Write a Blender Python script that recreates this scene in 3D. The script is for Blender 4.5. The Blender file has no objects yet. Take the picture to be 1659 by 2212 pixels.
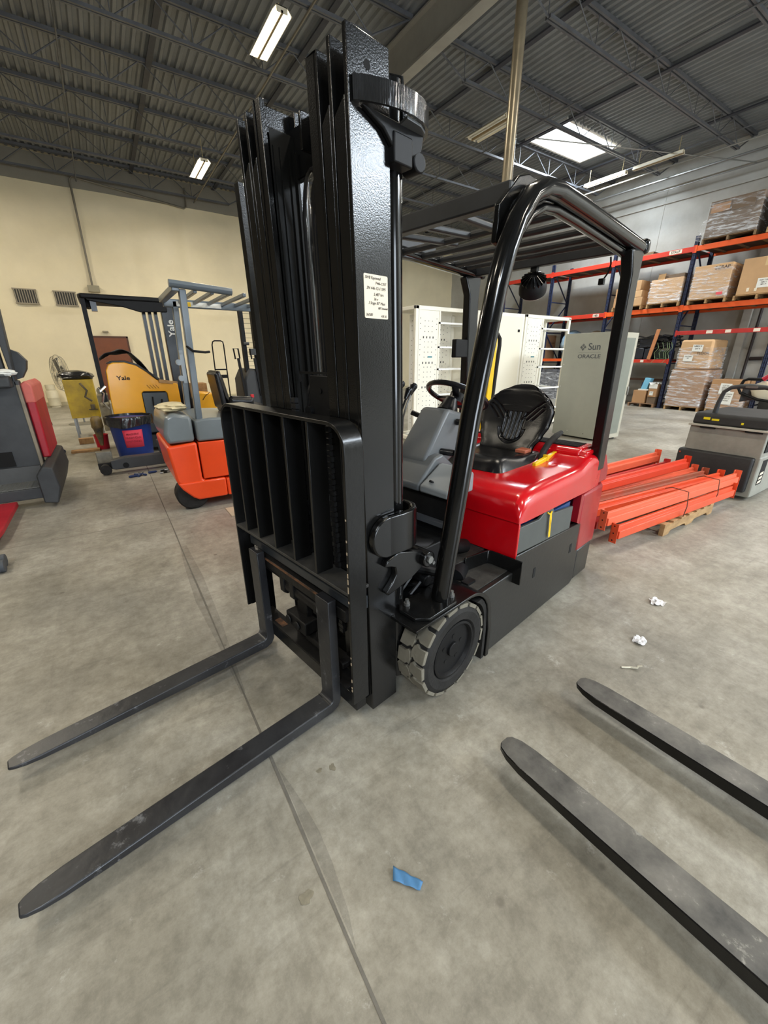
import bpy, bmesh, math, random
from mathutils import Vector, Matrix
# ---------------------------------------------------------------- camera, world, exposure
SC = bpy.context.scene
COL = SC.collection
PI = math.pi
random.seed(7)
H_CAM = 1.40
cam_data = bpy.data.cameras.new('camera')
cam_data.sensor_fit = 'AUTO'
cam_data.sensor_width = 36.0
cam_data.lens = 36.0 * 866.4 / 2212.0
cam_data.clip_start = 0.05
cam_data.clip_end = 200
cam = bpy.data.objects.new('camera', cam_data)
COL.objects.link(cam)
cam.matrix_world = (Matrix.Translation((0, 0, H_CAM)) @ Matrix.Rotation(math.radians(56.63 - 90), 4, 'Z')
                    @ Matrix.Rotation(math.radians(90 - 21.03), 4, 'X') @ Matrix.Rotation(math.radians(-0.15), 4, 'Z'))
SC.camera = cam
SC.view_settings.view_transform = 'Standard'
SC.view_settings.look = 'None'
SC.view_settings.exposure = 0.28
SC.view_settings.gamma = 1.0
SC.view_settings.use_curve_mapping = False
w = bpy.data.worlds.new('daylight')
SC.world = w
w.use_nodes = True
w.node_tree.nodes['Background'].inputs[0].default_value = (0.80, 0.90, 1.0, 1)
w.node_tree.nodes['Background'].inputs[1].default_value = 5.0

def area(name, loc, sx, sy, power, color, rot=(0, 0, 0), spread=PI):
    l = bpy.data.lights.new(name, 'AREA')
    l.shape = 'RECTANGLE'; l.size = sx; l.size_y = sy; l.energy = power; l.color = color; l.spread = spread
    o = bpy.data.objects.new(name, l); COL.objects.link(o)
    o.location = loc; o.rotation_euler = rot
    return o
COOL = (0.80, 0.90, 1.0)
WARM = (1.0, 0.90, 0.72)
NEUT = (1.0, 0.94, 0.84)
# daylight falling through the three roof skylights and the open dock door behind the camera
area('skylight_daylight', (11.5, 8.35, 6.62), 2.3, 1.0, 260, COOL)
area('skylight_daylight', (11.2, -7.0, 6.62), 3.8, 3.2, 2500, COOL)
area('skylight_daylight', (-3.5, -4.5, 6.62), 2.3, 1.6, 300, COOL)
area('dock_door_daylight', (1.0, -8.9, 2.0), 3.6, 3.6, 260, COOL, rot=(PI / 2, 0, 0))

# ---------------------------------------------------------------- materials
MATS = {}
def mat(name, base, rough=0.5, metal=0.0, var=0.0, vscale=6.0, base2=None, bump=0.0, bscale=40.0, coat=0.0,
        spots=None, spot_scale=8.0, spot_amt=0.5, spec=0.5, rvar=0.0, stretch=None):
    if name in MATS: return MATS[name]
    m = bpy.data.materials.new(name); m.use_nodes = True
    nt = m.node_tree; N = nt.nodes; Lk = nt.links
    b = N['Principled BSDF']
    b.inputs['Base Color'].default_value = (*base, 1)
    b.inputs['Roughness'].default_value = rough
    b.inputs['Metallic'].default_value = metal
    b.inputs['Specular IOR Level'].default_value = spec
    b.inputs['Coat Weight'].default_value = coat
    b.inputs['Coat Roughness'].default_value = 0.08
    tc = N.new('ShaderNodeTexCoord'); src = tc.outputs['Object']
    if stretch:
        mp = N.new('ShaderNodeMapping'); mp.inputs['Scale'].default_value = stretch
        Lk.new(src, mp.inputs[0]); src = mp.outputs[0]
    col = None
    if var > 0 or base2:
        n = N.new('ShaderNodeTexNoise'); n.inputs['Scale'].default_value = vscale; n.inputs['Detail'].default_value = 6
        n.inputs['Roughness'].default_value = 0.65
        Lk.new(src, n.inputs['Vector'])
        r = N.new('ShaderNodeValToRGB')
        b2 = base2 if base2 else tuple(max(0, c * (1 - var)) for c in base)
        r.color_ramp.elements[0].position = 0.32; r.color_ramp.elements[0].color = (*b2, 1)
        r.color_ramp.elements[1].position = 0.68; r.color_ramp.elements[1].color = (*(tuple(min(1, c * (1 + var)) for c in base)), 1)
        Lk.new(n.outputs['Fac'], r.inputs[0]); col = r.outputs[0]
        if rvar:
            mr = N.new('ShaderNodeMapRange'); mr.inputs['To Min'].default_value = max(0.03, rough - rvar); mr.inputs['To Max'].default_value = rough + rvar
            Lk.new(n.outputs['Fac'], mr.inputs['Value']); Lk.new(mr.outputs[0], b.inputs['Roughness'])
    if spots:
        n2 = N.new('ShaderNodeTexNoise'); n2.inputs['Scale'].default_value = spot_scale; n2.inputs['Detail'].default_value = 8
        n2.inputs['Roughness'].default_value = 0.75
        Lk.new(src, n2.inputs['Vector'])
        r2 = N.new('ShaderNodeValToRGB'); r2.color_ramp.elements[0].position = 1 - spot_amt * 0.8; r2.color_ramp.elements[0].color = (0, 0, 0, 1)
        r2.color_ramp.elements[1].position = min(1, 1 - spot_amt * 0.8 + 0.06); r2.color_ramp.elements[1].color = (1, 1, 1, 1)
        Lk.new(n2.outputs['Fac'], r2.inputs[0])
        mx = N.new('ShaderNodeMix'); mx.data_type = 'RGBA'
        Lk.new(r2.outputs[0], mx.inputs[0]); mx.inputs[6].default_value = (*base, 1); mx.inputs[7].default_value = (*spots, 1)
        if col: Lk.new(col, mx.inputs[6])
        col = mx.outputs[2]
    if col: Lk.new(col, b.inputs['Base Color'])
    if bump > 0:
        n3 = N.new('ShaderNodeTexNoise'); n3.inputs['Scale'].default_value = bscale; n3.inputs['Detail'].default_value = 3
        Lk.new(src, n3.inputs['Vector'])
        bp = N.new('ShaderNodeBump'); bp.inputs['Strength'].default_value = bump; bp.inputs['Distance'].default_value = 0.01
        Lk.new(n3.outputs['Fac'], bp.inputs['Height']); Lk.new(bp.outputs[0], b.inputs['Normal'])
    MATS[name] = m
    return m

def emis(name, color, strength):
    if name in MATS: return MATS[name]
    m = bpy.data.materials.new(name); m.use_nodes = True
    b = m.node_tree.nodes['Principled BSDF']
    b.inputs['Base Color'].default_value = (*color, 1)
    b.inputs['Emission Color'].default_value = (*color, 1); b.inputs['Emission Strength'].default_value = strength
    MATS[name] = m
    return m

def S(r, g, b):                      # sRGB 0-255 -> linear
    f = lambda c: (c / 255 / 12.92) if c / 255 <= 0.04045 else ((c / 255 + 0.055) / 1.055) ** 2.4
    return (f(r), f(g), f(b))

# ---------------------------------------------------------------- mesh helpers
class MB:
    def __init__(s): s.bm = bmesh.new()
    def hexa(s, p):
        v = [s.bm.verts.new(q) for q in p]
        for f in ((0, 3, 2, 1), (4, 5, 6, 7), (0, 1, 5, 4), (1, 2, 6, 5), (2, 3, 7, 6), (3, 0, 4, 7)):
            s.bm.faces.new([v[i] for i in f])
        return s
    def box(s, x0, x1, y0, y1, z0, z1):
        return s.hexa([(x0, y0, z0), (x1, y0, z0), (x1, y1, z0), (x0, y1, z0), (x0, y0, z1), (x1, y0, z1), (x1, y1, z1), (x0, y1, z1)])
    def prism(s, pts, axis, lo, hi):
        def P(p, t):
            return (t, p[0], p[1]) if axis == 'x' else ((p[0], t, p[1]) if axis == 'y' else (p[0], p[1], t))
        a = [s.bm.verts.new(P(p, lo)) for p in pts]; b = [s.bm.verts.new(P(p, hi)) for p in pts]
        n = len(pts)
        try:
            s.bm.faces.new(a[::-1]); s.bm.faces.new(b)
        except ValueError: pass
        for i in range(n): s.bm.faces.new((a[i], a[(i + 1) % n], b[(i + 1) % n], b[i]))
        return s
    def loft(s, rings, cap=True, closed=False):
        R = [[s.bm.verts.new(p) for p in r] for r in rings]
        n = len(R[0])
        for k in range(len(R) - (0 if closed else 1)):
            A, B = R[k], R[(k + 1) % len(R)]
            for i in range(n): s.bm.faces.new((A[i], A[(i + 1) % n], B[(i + 1) % n], B[i]))
        if cap and not closed:
            s.bm.faces.new(R[0][::-1]); s.bm.faces.new(R[-1])
        return s
    def tube(s, path, r, n=8, closed=False, prof=None, up=None, caps=True):
        P = [Vector(p) for p in path]; m = len(P); rings = []
        pr = prof or [(math.cos(2 * PI * i / n), math.sin(2 * PI * i / n)) for i in range(n)]
        tang = []
        for i in range(m):
            a = P[(i - 1) % m] if (closed or i > 0) else P[i]
            b = P[(i + 1) % m] if (closed or i < m - 1) else P[i]
            tang.append((b - a).normalized())
        u = Vector(up) if up else (Vector((0, 0, 1)) if abs(tang[0].z) < 0.9 else Vector((1, 0, 0)))
        for i in range(m):
            t = tang[i]; u = (u - t * u.dot(t))
            if u.length < 1e-6: u = t.orthogonal()
            u.normalize(); v = t.cross(u)
            rr = r[i] if isinstance(r, (list, tuple)) else r
            rings.append([tuple(P[i] + (u * q[1] + v * q[0]) * rr) for q in pr])
        return s.loft(rings, caps and not closed, closed)
    def bar(s, p0, p1, w, h, up=(0, 0, 1)):
        return s.tube([p0, p1], 1.0, prof=[(-w / 2, -h / 2), (w / 2, -h / 2), (w / 2, h / 2), (-w / 2, h / 2)], up=up)
    def cyl(s, p0, p1, r0, r1=None, n=16):
        return s.tube([p0, p1], [r0, r0 if r1 is None else r1], n=n)
    def lathe(s, prof, c=(0, 0, 0), axis='z', n=24, a0=0.0, a1=2 * PI):
        full = abs(a1 - a0 - 2 * PI) < 1e-6
        k = n if full else n + 1; rings = []
        for r, h in prof:
            ring = []
            for i in range(k):
                a = a0 + (a1 - a0) * i / n
                x, y = r * math.cos(a), r * math.sin(a)
                q = (x, y, h) if axis == 'z' else ((x, h, y) if axis == 'y' else (h, x, y))
                ring.append(s.bm.verts.new((q[0] + c[0], q[1] + c[1], q[2] + c[2])))
            rings.append(ring)
        for A, B in zip(rings, rings[1:]):
            for i in range(k if full else k - 1): s.bm.faces.new((A[i], A[(i + 1) % k], B[(i + 1) % k], B[i]))
        for ring, (r, h) in ((rings[0], prof[0]), (rings[-1], prof[-1])):
            if r > 1e-4 and full:
                try: s.bm.faces.new(ring)
                except ValueError: pass
        return s
    def ball(s, c, r, n=12, m=8):
        rx, ry, rz = r if isinstance(r, (tuple, list)) else (r, r, r)
        rings = []
        for j in range(1, m):
            t = PI * j / m
            rings.append([(c[0] + rx * math.sin(t) * math.cos(2 * PI * i / n), c[1] + ry * math.sin(t) * math.sin(2 * PI * i / n), c[2] - rz * math.cos(t)) for i in range(n)])
        return s.loft(rings)
    def surf(s, f, nu, nv, closed_v=False):
        V = [[s.bm.verts.new(f(i / nu, j / nv)) for j in range(nv + (0 if closed_v else 1))] for i in range(nu + 1)]
        m = len(V[0])
        for i in range(nu):
            for j in range(m if closed_v else m - 1):
                s.bm.faces.new((V[i][j], V[i + 1][j], V[i + 1][(j + 1) % m], V[i][(j + 1) % m]))
        return s
    def xf(s, M, start=0):
        s.bm.verts.ensure_lookup_table()
        for v in s.bm.verts[start:]: v.co = M @ v.co
        return s
    def n(s): return len(s.bm.verts)
    def obj(s, name, m, parent=None, bevel=0.0, segs=2, smooth=True, angle=0.6, loc=None, solid=0.0, subsurf=0):
        bmesh.ops.remove_doubles(s.bm, verts=s.bm.verts, dist=1e-5)
        bmesh.ops.recalc_face_normals(s.bm, faces=s.bm.faces)
        me = bpy.data.meshes.new(name); s.bm.to_mesh(me); s.bm.free()
        if smooth:
            me.polygons.foreach_set('use_smooth', [True] * len(me.polygons)); me.set_sharp_from_angle(angle=angle)
        me.materials.append(m)
        o = bpy.data.objects.new(name, me); COL.objects.link(o)
        if parent: o.parent = parent
        if loc: o.location = loc
        if solid:
            md = o.modifiers.new('solid', 'SOLIDIFY'); md.thickness = solid; md.offset = 0
        if bevel > 0:
            md = o.modifiers.new('bevel', 'BEVEL'); md.width = bevel; md.segments = segs; md.limit_method = 'ANGLE'; md.angle_limit = 0.6
            md.harden_normals = False
        if subsurf:
            md = o.modifiers.new('sub', 'SUBSURF'); md.levels = subsurf; md.render_levels = subsurf
        return o

def tag(o, label=None, cat=None, group=None, kind=None):
    if label: o['label'] = label
    if cat: o['category'] = cat
    if group: o['group'] = group
    if kind: o['kind'] = kind
    return o
def thing(name, label, cat, loc=(0, 0, 0), rz=0.0, group=None, kind=None):
    o = bpy.data.objects.new(name, None); COL.objects.link(o)
    o.location = loc; o.rotation_euler = (0, 0, rz); o.empty_display_size = 0.1
    return tag(o, label, cat, group, kind)
def struct(o): o['kind'] = 'structure'; return o
KIDS = lambda o: [c for c in bpy.data.objects if c.parent == o]
def dup(o, loc=None, rz=None, label=None, group=None, parent=None):
    c = o.copy(); COL.objects.link(c); c.parent = parent
    if loc is not None: c.location = loc
    if rz is not None: c.rotation_euler = (0, 0, rz)
    if label: c['label'] = label
    if group: c['group'] = group
    for ch in KIDS(o): dup(ch, parent=c)
    return c
def text(s, size, m, parent, loc, rot=(0, 0, 0), name='lettering', bold=0.0, depth=0.0006, sx=1.0, align='CENTER', shear=0.0, spacing=1.0):
    cu = bpy.data.curves.new('t', 'FONT'); cu.body = s; cu.size = size; cu.extrude = depth; cu.offset = bold
    cu.align_x = align; cu.align_y = 'CENTER'; cu.shear = shear; cu.space_character = spacing
    t = bpy.data.objects.new('t', cu); COL.objects.link(t)
    dg = bpy.context.evaluated_depsgraph_get(); me = bpy.data.meshes.new_from_object(t.evaluated_get(dg))
    bpy.data.objects.remove(t)
    me.materials.clear(); me.materials.append(m)
    o = bpy.data.objects.new(name, me); COL.objects.link(o)
    o.parent = parent; o.location = loc; o.rotation_euler = rot; o.scale = (sx, 1, 1)
    return o
def arc(cx, cy, r, a0, a1, n):
    return [(cx + r * math.cos(a0 + (a1 - a0) * i / n), cy + r * math.sin(a0 + (a1 - a0) * i / n)) for i in range(n + 1)]
def rrect(x0, x1, y0, y1, r, n=4):
    return (arc(x1 - r, y1 - r, r, 0, PI / 2, n) + arc(x0 + r, y1 - r, r, PI / 2, PI, n) + arc(x0 + r, y0 + r, r, PI, 1.5 * PI, n) + arc(x1 - r, y0 + r, r, 1.5 * PI, 2 * PI, n))

M_black = mat("black_gloss_paint", (0.0055, 0.0055, 0.0055), 0.17, var=0.15, vscale=5, bump=0.06, bscale=260, spec=0.36)
M_blackmatte = mat('black_matte', (0.006, 0.006, 0.0065), 0.5, var=0.3, vscale=9, spec=0.22)
M_blackdirty = mat('dirty_black_steel', (0.010, 0.009, 0.009), 0.5, spec=0.3, base2=(0.005, 0.005, 0.005), vscale=8, spots=(0.16, 0.09, 0.04), spot_scale=5, spot_amt=0.36, bump=0.2, bscale=30)
M_fork = mat('worn_fork_steel', (0.030, 0.031, 0.034), 0.36, base2=(0.008, 0.008, 0.010), vscale=3, spots=(0.12, 0.12, 0.125), spot_scale=8, spot_amt=0.52, bump=0.15, bscale=25, rvar=0.12)
M_forkdusty = mat('dusty_fork_steel', (0.16, 0.15, 0.132), 0.6, base2=(0.035, 0.034, 0.032), vscale=6, spots=(0.26, 0.25, 0.22), spot_scale=12, spot_amt=0.50, bump=0.15, bscale=25)
M_red = mat('red_gloss_paint', S(196, 8, 20), 0.22, var=0.06, vscale=3, bump=0.05, bscale=30, coat=0.5)
M_grayp = mat('grey_plastic', S(84, 87, 89), 0.42, var=0.06, vscale=12)
M_vinyl = mat('black_vinyl', (0.006, 0.006, 0.007), 0.27, spec=0.45, var=0.2, bump=0.06, bscale=120)
M_rubber = mat('dark_rubber', (0.016, 0.015, 0.014), 0.7, spec=0.3, var=0.3, vscale=15, bump=0.2, bscale=60)
M_tread = mat('dusty_tyre_tread', S(112, 107, 94), 0.85, var=0.12, vscale=18, bump=0.2, bscale=60)
M_yellow = mat('yellow_paint', S(232, 190, 10), 0.4, var=0.08)
M_chrome = mat('bright_steel', (0.6, 0.6, 0.58), 0.22, metal=1.0, var=0.1)
M_steel = mat('grey_steel', (0.28, 0.28, 0.27), 0.38, metal=0.8, var=0.15)
M_white = mat('white_paint', S(225, 225, 218), 0.4, var=0.03)
M_paper = mat('paper', S(226, 214, 192), 0.7, var=0.03)
M_ink = mat('ink', (0.05, 0.035, 0.03), 0.7)
# ================================================================ THE BUILDING  (x runs along the cream wall, y towards it)
XW, XE, YS, YN, ZD = -8.0, 14.9, -9.2, 16.65, 6.66
# floor: worn concrete with a saw-cut joint, stains and tyre scuffs that stay where they are
def floor_mat():
    m = bpy.data.materials.new('worn_concrete'); m.use_nodes = True
    nt = m.node_tree; N = nt.nodes; K = nt.links; b = N['Principled BSDF']
    tc = N.new('ShaderNodeTexCoord')
    def noise(sc, det=8, rough=0.6, dist=0.0, vec=None):
        n = N.new('ShaderNodeTexNoise'); n.inputs['Scale'].default_value = sc; n.inputs['Detail'].default_value = det
        n.inputs['Roughness'].default_value = rough; n.inputs['Distortion'].default_value = dist
        K.new(vec or tc.outputs['Object'], n.inputs['Vector']); return n.outputs['Fac']
    def ramp(f, p0, c0, p1, c1, mid=None):
        r = N.new('ShaderNodeValToRGB'); e = r.color_ramp.elements
        e[0].position = p0; e[0].color = (*c0, 1); e[1].position = p1; e[1].color = (*c1, 1)
        if mid:
            q = e.new(mid[0]); q.color = (*mid[1], 1)
        K.new(f, r.inputs[0]); return r.outputs[0]
    def mixc(f, a, c, mode='MIX'):
        x = N.new('ShaderNodeMix'); x.data_type = 'RGBA'; x.blend_type = mode
        if hasattr(f, 'links'): K.new(f, x.inputs[0])
        else: x.inputs[0].default_value = f
        K.new(a, x.inputs[6])
        if hasattr(c, 'links'): K.new(c, x.inputs[7])
        else: x.inputs[7].default_value = (*c, 1)
        return x.outputs[2]
    base = ramp(noise(1.1, 10, 0.68), 0.28, S(98, 94, 84), 0.72, S(202, 199, 188), (0.5, S(154, 149, 136)))
    big = ramp(noise(0.35, 4, 0.5), 0.35, S(126, 118, 100), 0.65, S(176, 175, 170))
    c = mixc(0.35, base, big)
    fine = ramp(noise(14, 8, 0.8), 0.38, (0.62, 0.61, 0.59), 0.62, (1.06, 1.06, 1.06))
    c = mixc(0.75, c, fine, 'MULTIPLY')
    # scuffs: stretched noise in two directions
    for sc, ang, amt in (((1.2, 16, 1), 0.35, 0.42), ((14, 1.0, 1), -0.5, 0.30)):
        mp = N.new('ShaderNodeMapping'); mp.inputs['Scale'].default_value = sc; mp.inputs['Rotation'].default_value = (0, 0, ang)
        K.new(tc.outputs['Object'], mp.inputs[0])
        f = ramp(noise(1.3, 7, 0.7, 0.3, mp.outputs[0]), 0.56, (0, 0, 0), 0.74, (amt, amt, amt))
        c = mixc(f, c, S(98, 94, 86))
    dark = ramp(noise(2.6, 9, 0.72, 0.4), 0.60, (0, 0, 0), 0.70, (0.42, 0.42, 0.42))
    c = mixc(dark, c, S(96, 92, 84))
    pale = ramp(noise(7.5, 9, 0.8, 0.2), 0.60, (0, 0, 0), 0.68, (0.35, 0.35, 0.35))
    c = mixc(pale, c, S(206, 203, 195))
    spotn = N.new('ShaderNodeTexVoronoi'); spotn.inputs['Scale'].default_value = 3.1; K.new(tc.outputs['Object'], spotn.inputs['Vector'])
    sp = ramp(spotn.outputs['Distance'], 0.028, (0.8, 0.8, 0.8), 0.05, (0, 0, 0))
    c = mixc(sp, c, S(104, 98, 88))
    K.new(c, b.inputs['Base Color'])
    rr = N.new('ShaderNodeMapRange'); rr.inputs['To Min'].default_value = 0.24; rr.inputs['To Max'].default_value = 0.62
    K.new(noise(1.7, 8, 0.7), rr.inputs['Value']); K.new(rr.outputs[0], b.inputs['Roughness'])
    bp = N.new('ShaderNodeBump'); bp.inputs['Strength'].default_value = 0.12; bp.inputs['Distance'].default_value = 0.004
    K.new(noise(30, 6, 0.7), bp.inputs['Height']); K.new(bp.outputs[0], b.inputs['Normal'])
    b.inputs['Specular IOR Level'].default_value = 0.45
    return m
M_floor = floor_mat()
struct(MB().box(XW, XE, YS, YN, -0.12, 0).obj('floor', M_floor, smooth=False))
M_joint = mat('joint_filler', S(104, 100, 92), 0.8, var=0.2, vscale=20)
M_jstain = mat('joint_stain', S(128, 124, 114), 0.6, var=0.16, vscale=7)
struct(MB().prism([(0.231 + 0.0015 * math.sin(3 * t), -9.2 + t) for t in [i * 0.25 for i in range(104)]] + [(0.239 + 0.0015 * math.sin(5 * t), -9.2 + t) for t in [i * 0.25 for i in range(103, -1, -1)]], 'z', 0.0003, 0.0016).obj('trim_1', M_joint))
struct(MB().box(XW, XE, 4.02, 4.026, 0.0003, 0.0012).obj('trim_2', mat('faint_joint', S(128, 122, 110), 0.7)))

M_cream = mat('cream_wall_sheeting', S(236, 222, 186), 0.42, var=0.06, vscale=0.8, bump=0.5, bscale=1.6)
M_blockw = mat('painted_wall', S(196, 196, 190), 0.7, base2=S(164, 160, 150), vscale=0.5, bump=0.1, bscale=6)
M_tan = mat('tan_wall', S(104, 98, 86), 0.7, var=0.08, vscale=1.0, bump=0.1, bscale=6)
M_ceil = mat('painted_steel_deck', S(122, 125, 127), 0.55, var=0.14, vscale=1.6)
M_joist = mat('painted_joist', S(92, 94, 98), 0.5, var=0.2, vscale=4)
M_beamdark = mat('dark_bridging', S(60, 62, 70), 0.6, var=0.2)
# cream insulation sheeting: a softly quilted surface with long vertical seams
def quilt(u, v):
    x = XW + (XE - XW) * u; z = 0.1 + (ZD - 0.66) * v
    s = (x / 1.52) % 1.0
    d = 0.035 * math.sin(PI * s) ** 0.6 * (0.4 + 0.6 * min(1, v * 2)) + 0.012 * math.sin(3.1 * z + 2.2 * x) * v + 0.01 * math.sin(7 * z - 1.3 * x)
    if z < 2.75: d *= 0.25
    return (x, YN - 0.02 - d, z)
wn = MB().surf(quilt, 230, 60)
wn.box(XW, XE, YN, YN + 0.15, 0, ZD + 0.3)
struct(wn.obj('wall_back', M_cream, angle=1.2))
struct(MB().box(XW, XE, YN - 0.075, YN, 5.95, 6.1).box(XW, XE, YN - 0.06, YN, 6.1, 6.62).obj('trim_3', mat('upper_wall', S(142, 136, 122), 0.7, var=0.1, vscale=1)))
struct(MB().box(XW, XE, YN - 0.09, YN - 0.0, 0, 0.12).obj('baseboard_back', mat('curb', S(196, 184, 150), 0.6, var=0.1)))
# right wall: tilt-up panel with pilaster lines and a ledge
we = MB().box(XE, XE + 0.2, YS, YN, 0, ZD + 0.3)
for y in (2.2, 4.6, 7.4, 10.2, 13.2): we.box(XE - 0.012, XE, y, y + 0.05, 0, 6.2)
we.box(XE - 0.05, XE, YS, YN, 5.62, 5.68).box(XE - 0.09, XE, YS, YN, 6.02, 6.2)
struct(we.obj('wall_right', M_blockw))
struct(MB().box(XW - 0.2, XW, YS, YN, 0, ZD + 0.3).obj('wall_left', M_tan))
# wall behind the camera with an open dock door
wf = MB().box(XW, -1.0, YS - 0.2, YS, 0, ZD + 0.3).box(3.0, XE, YS - 0.2, YS, 0, ZD + 0.3).box(-1.0, 3.0, YS - 0.2, YS, 4.0, ZD + 0.3)
struct(wf.obj('wall_front', M_tan))
df = MB().box(-1.1, -1.0, YS - 0.22, YS + 0.04, 0, 4.1).box(3.0, 3.1, YS - 0.22, YS + 0.04, 0, 4.1).box(-1.1, 3.1, YS - 0.22, YS + 0.04, 4.0, 4.1)
struct(df.obj('door_2', M_steel))
# brown metal door in the cream wall, exit lamp, conduit, vents
d1 = struct(thing('door_1', None, None, (0.38, YN - 0.11, 0)))
MB().box(-0.45, 0.45, 0, 0.05, 0.12, 2.02).obj('door_leaf', mat('brown_door_paint', S(122, 66, 32), 0.45, var=0.12, vscale=2), d1)
MB().box(-0.50, -0.45, -0.01, 0.06, 0.12, 2.07).box(0.45, 0.50, -0.01, 0.06, 0.12, 2.07).box(-0.50, 0.50, -0.01, 0.06, 2.02, 2.07).obj('door_frame', mat('brown_frame', S(84, 50, 30), 0.5), d1)
MB().cyl((0.36, -0.05, 1.05), (0.36, 0.0, 1.05), 0.03).obj('door_handle', M_steel, d1)
tag(MB().box(0.22, 0.38, YN - 0.13, YN - 0.06, 2.17, 2.22).obj('wall_lamp', mat('lamp_housing', S(150, 140, 118), 0.5), bevel=0.01), 'small grey box lamp fixed above the brown door', 'lamp')
M_vent = mat('vent_metal', S(150, 140, 120), 0.5, metal=0.3); M_ventdark = mat('vent_dark', (0.05, 0.05, 0.045), 0.8)
def vent(x0, x1, label):
    t = thing('wall_vent', label, 'vent', ((x0 + x1) / 2, YN - 0.10, 3.08), group='louvred vents in the cream wall')
    hw = (x1 - x0) / 2
    MB().box(-hw, hw, 0.0, 0.03, -0.17, 0.17).obj('backing', M_ventdark, t)
    f = MB()
    for i in range(9): 
        x = -hw + 0.02 + i * (2 * hw - 0.04) / 8
        f.box(x - 0.010, x + 0.010, -0.015, 0.015, -0.17, 0.17)
    f.obj('slats', M_vent, t)
    MB().box(-hw - 0.02, hw + 0.02, -0.02, 0.03, 0.17, 0.2).box(-hw - 0.02, hw + 0.02, -0.02, 0.03, -0.2, -0.17).obj('frame', M_vent, t)
vent(-1.69, -1.19, 'louvred wall vent in the cream wall, the left one of the pair')
vent(-0.77, -0.25, 'louvred wall vent in the cream wall, the right one nearer the black overhead guard')
M_pipe = mat('grey_conduit', S(120, 114, 100), 0.45, var=0.1)
cp = [(3.30, YN - 0.14, 6.45), (3.28, YN - 0.14, 5.95)] + [(3.20 - 0.0, YN - 0.14, 5.90)] + [(0.34, YN - 0.14, 6.20), (0.27, YN - 0.14, 6.12), (0.26, YN - 0.14, 5.2), (0.235, YN - 0.14, 3.48)]
t = thing('electrical_conduit', 'thin grey conduit running down the cream wall to a switch box', 'conduit', (0, 0, 0))
MB().tube(cp, 0.028, n=8).obj('pipe', M_pipe, t)
MB().box(0.10, 0.40, YN - 0.22, YN - 0.08, 3.30, 3.48).obj('switch_box', mat('box_tan', S(150, 142, 118), 0.5), t, bevel=0.01)
# roof deck with real flutes, holes left for skylights
SKY = [(10.35, 12.65, 7.8, 8.9), (9.3, 13.1, -8.6, -5.4), (-4.65, -2.35, -5.3, -3.7)]
def deck():
    m = MB(); per = 0.152
    def strip(x0, x1, y0, y1):
        n = max(1, int(round((x1 - x0) / per))); q = (x1 - x0) / n; pts = []
        for i in range(n):
            x = x0 + i * q
            pts += [(x, 0), (x + 0.33 * q, 0), (x + 0.46 * q, 0.04), (x + 0.87 * q, 0.04)]
        pts.append((x1, 0))
        a = [m.bm.verts.new((p[0], y0, ZD + p[1])) for p in pts]; b = [m.bm.verts.new((p[0], y1, ZD + p[1])) for p in pts]
        for i in range(len(pts) - 1): m.bm.faces.new((a[i], a[i + 1], b[i + 1], b[i]))
    xs = sorted({XW, XE} | {v for s in SKY for v in s[:2]})
    for x0, x1 in zip(xs, xs[1:]):
        ys = [YS]
        for s in sorted(SKY, key=lambda q: q[2]):
            if s[0] <= x0 and x1 <= s[1]: ys += [s[2], s[3]]
        ys.append(YN)
        for k in range(0, len(ys), 2): strip(x0, x1, ys[k], ys[k + 1])
    return m.obj('ceiling', M_ceil, smooth=False)
struct(deck())
M_curb = mat('skylight_curb', S(236, 232, 222), 0.6); M_pane = bpy.data.materials.new('skylight_glass'); M_pane.use_nodes = True
pb = M_pane.node_tree.nodes['Principled BSDF']; pb.inputs['Base Color'].default_value = (0.95, 0.97, 1, 1); pb.inputs['Roughness'].default_value = 0.5
pb.inputs['Transmission Weight'].default_value = 0.9; pb.inputs['IOR'].default_value = 1.05
pb.inputs['Emission Color'].default_value = (0.85, 0.93, 1, 1); pb.inputs['Emission Strength'].default_value = 3.0
for i, (x0, x1, y0, y1) in enumerate(SKY):
    s = struct(thing('window_%d' % (i + 1), None, None, ((x0 + x1) / 2, (y0 + y1) / 2, ZD)))
    hx, hy = (x1 - x0) / 2, (y1 - y0) / 2
    MB().box(-hx - .05, -hx, -hy - .05, hy + .05, -0.02, 0.5).box(hx, hx + .05, -hy - .05, hy + .05, -0.02, 0.5).box(-hx, hx, -hy - .05, -hy, -0.02, 0.5).box(-hx, hx, hy, hy + .05, -0.02, 0.5).obj('curb', M_curb, s)
    MB().box(-hx, hx, -hy, hy, 0.46, 0.48).obj('pane', M_pane, s)
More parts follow.
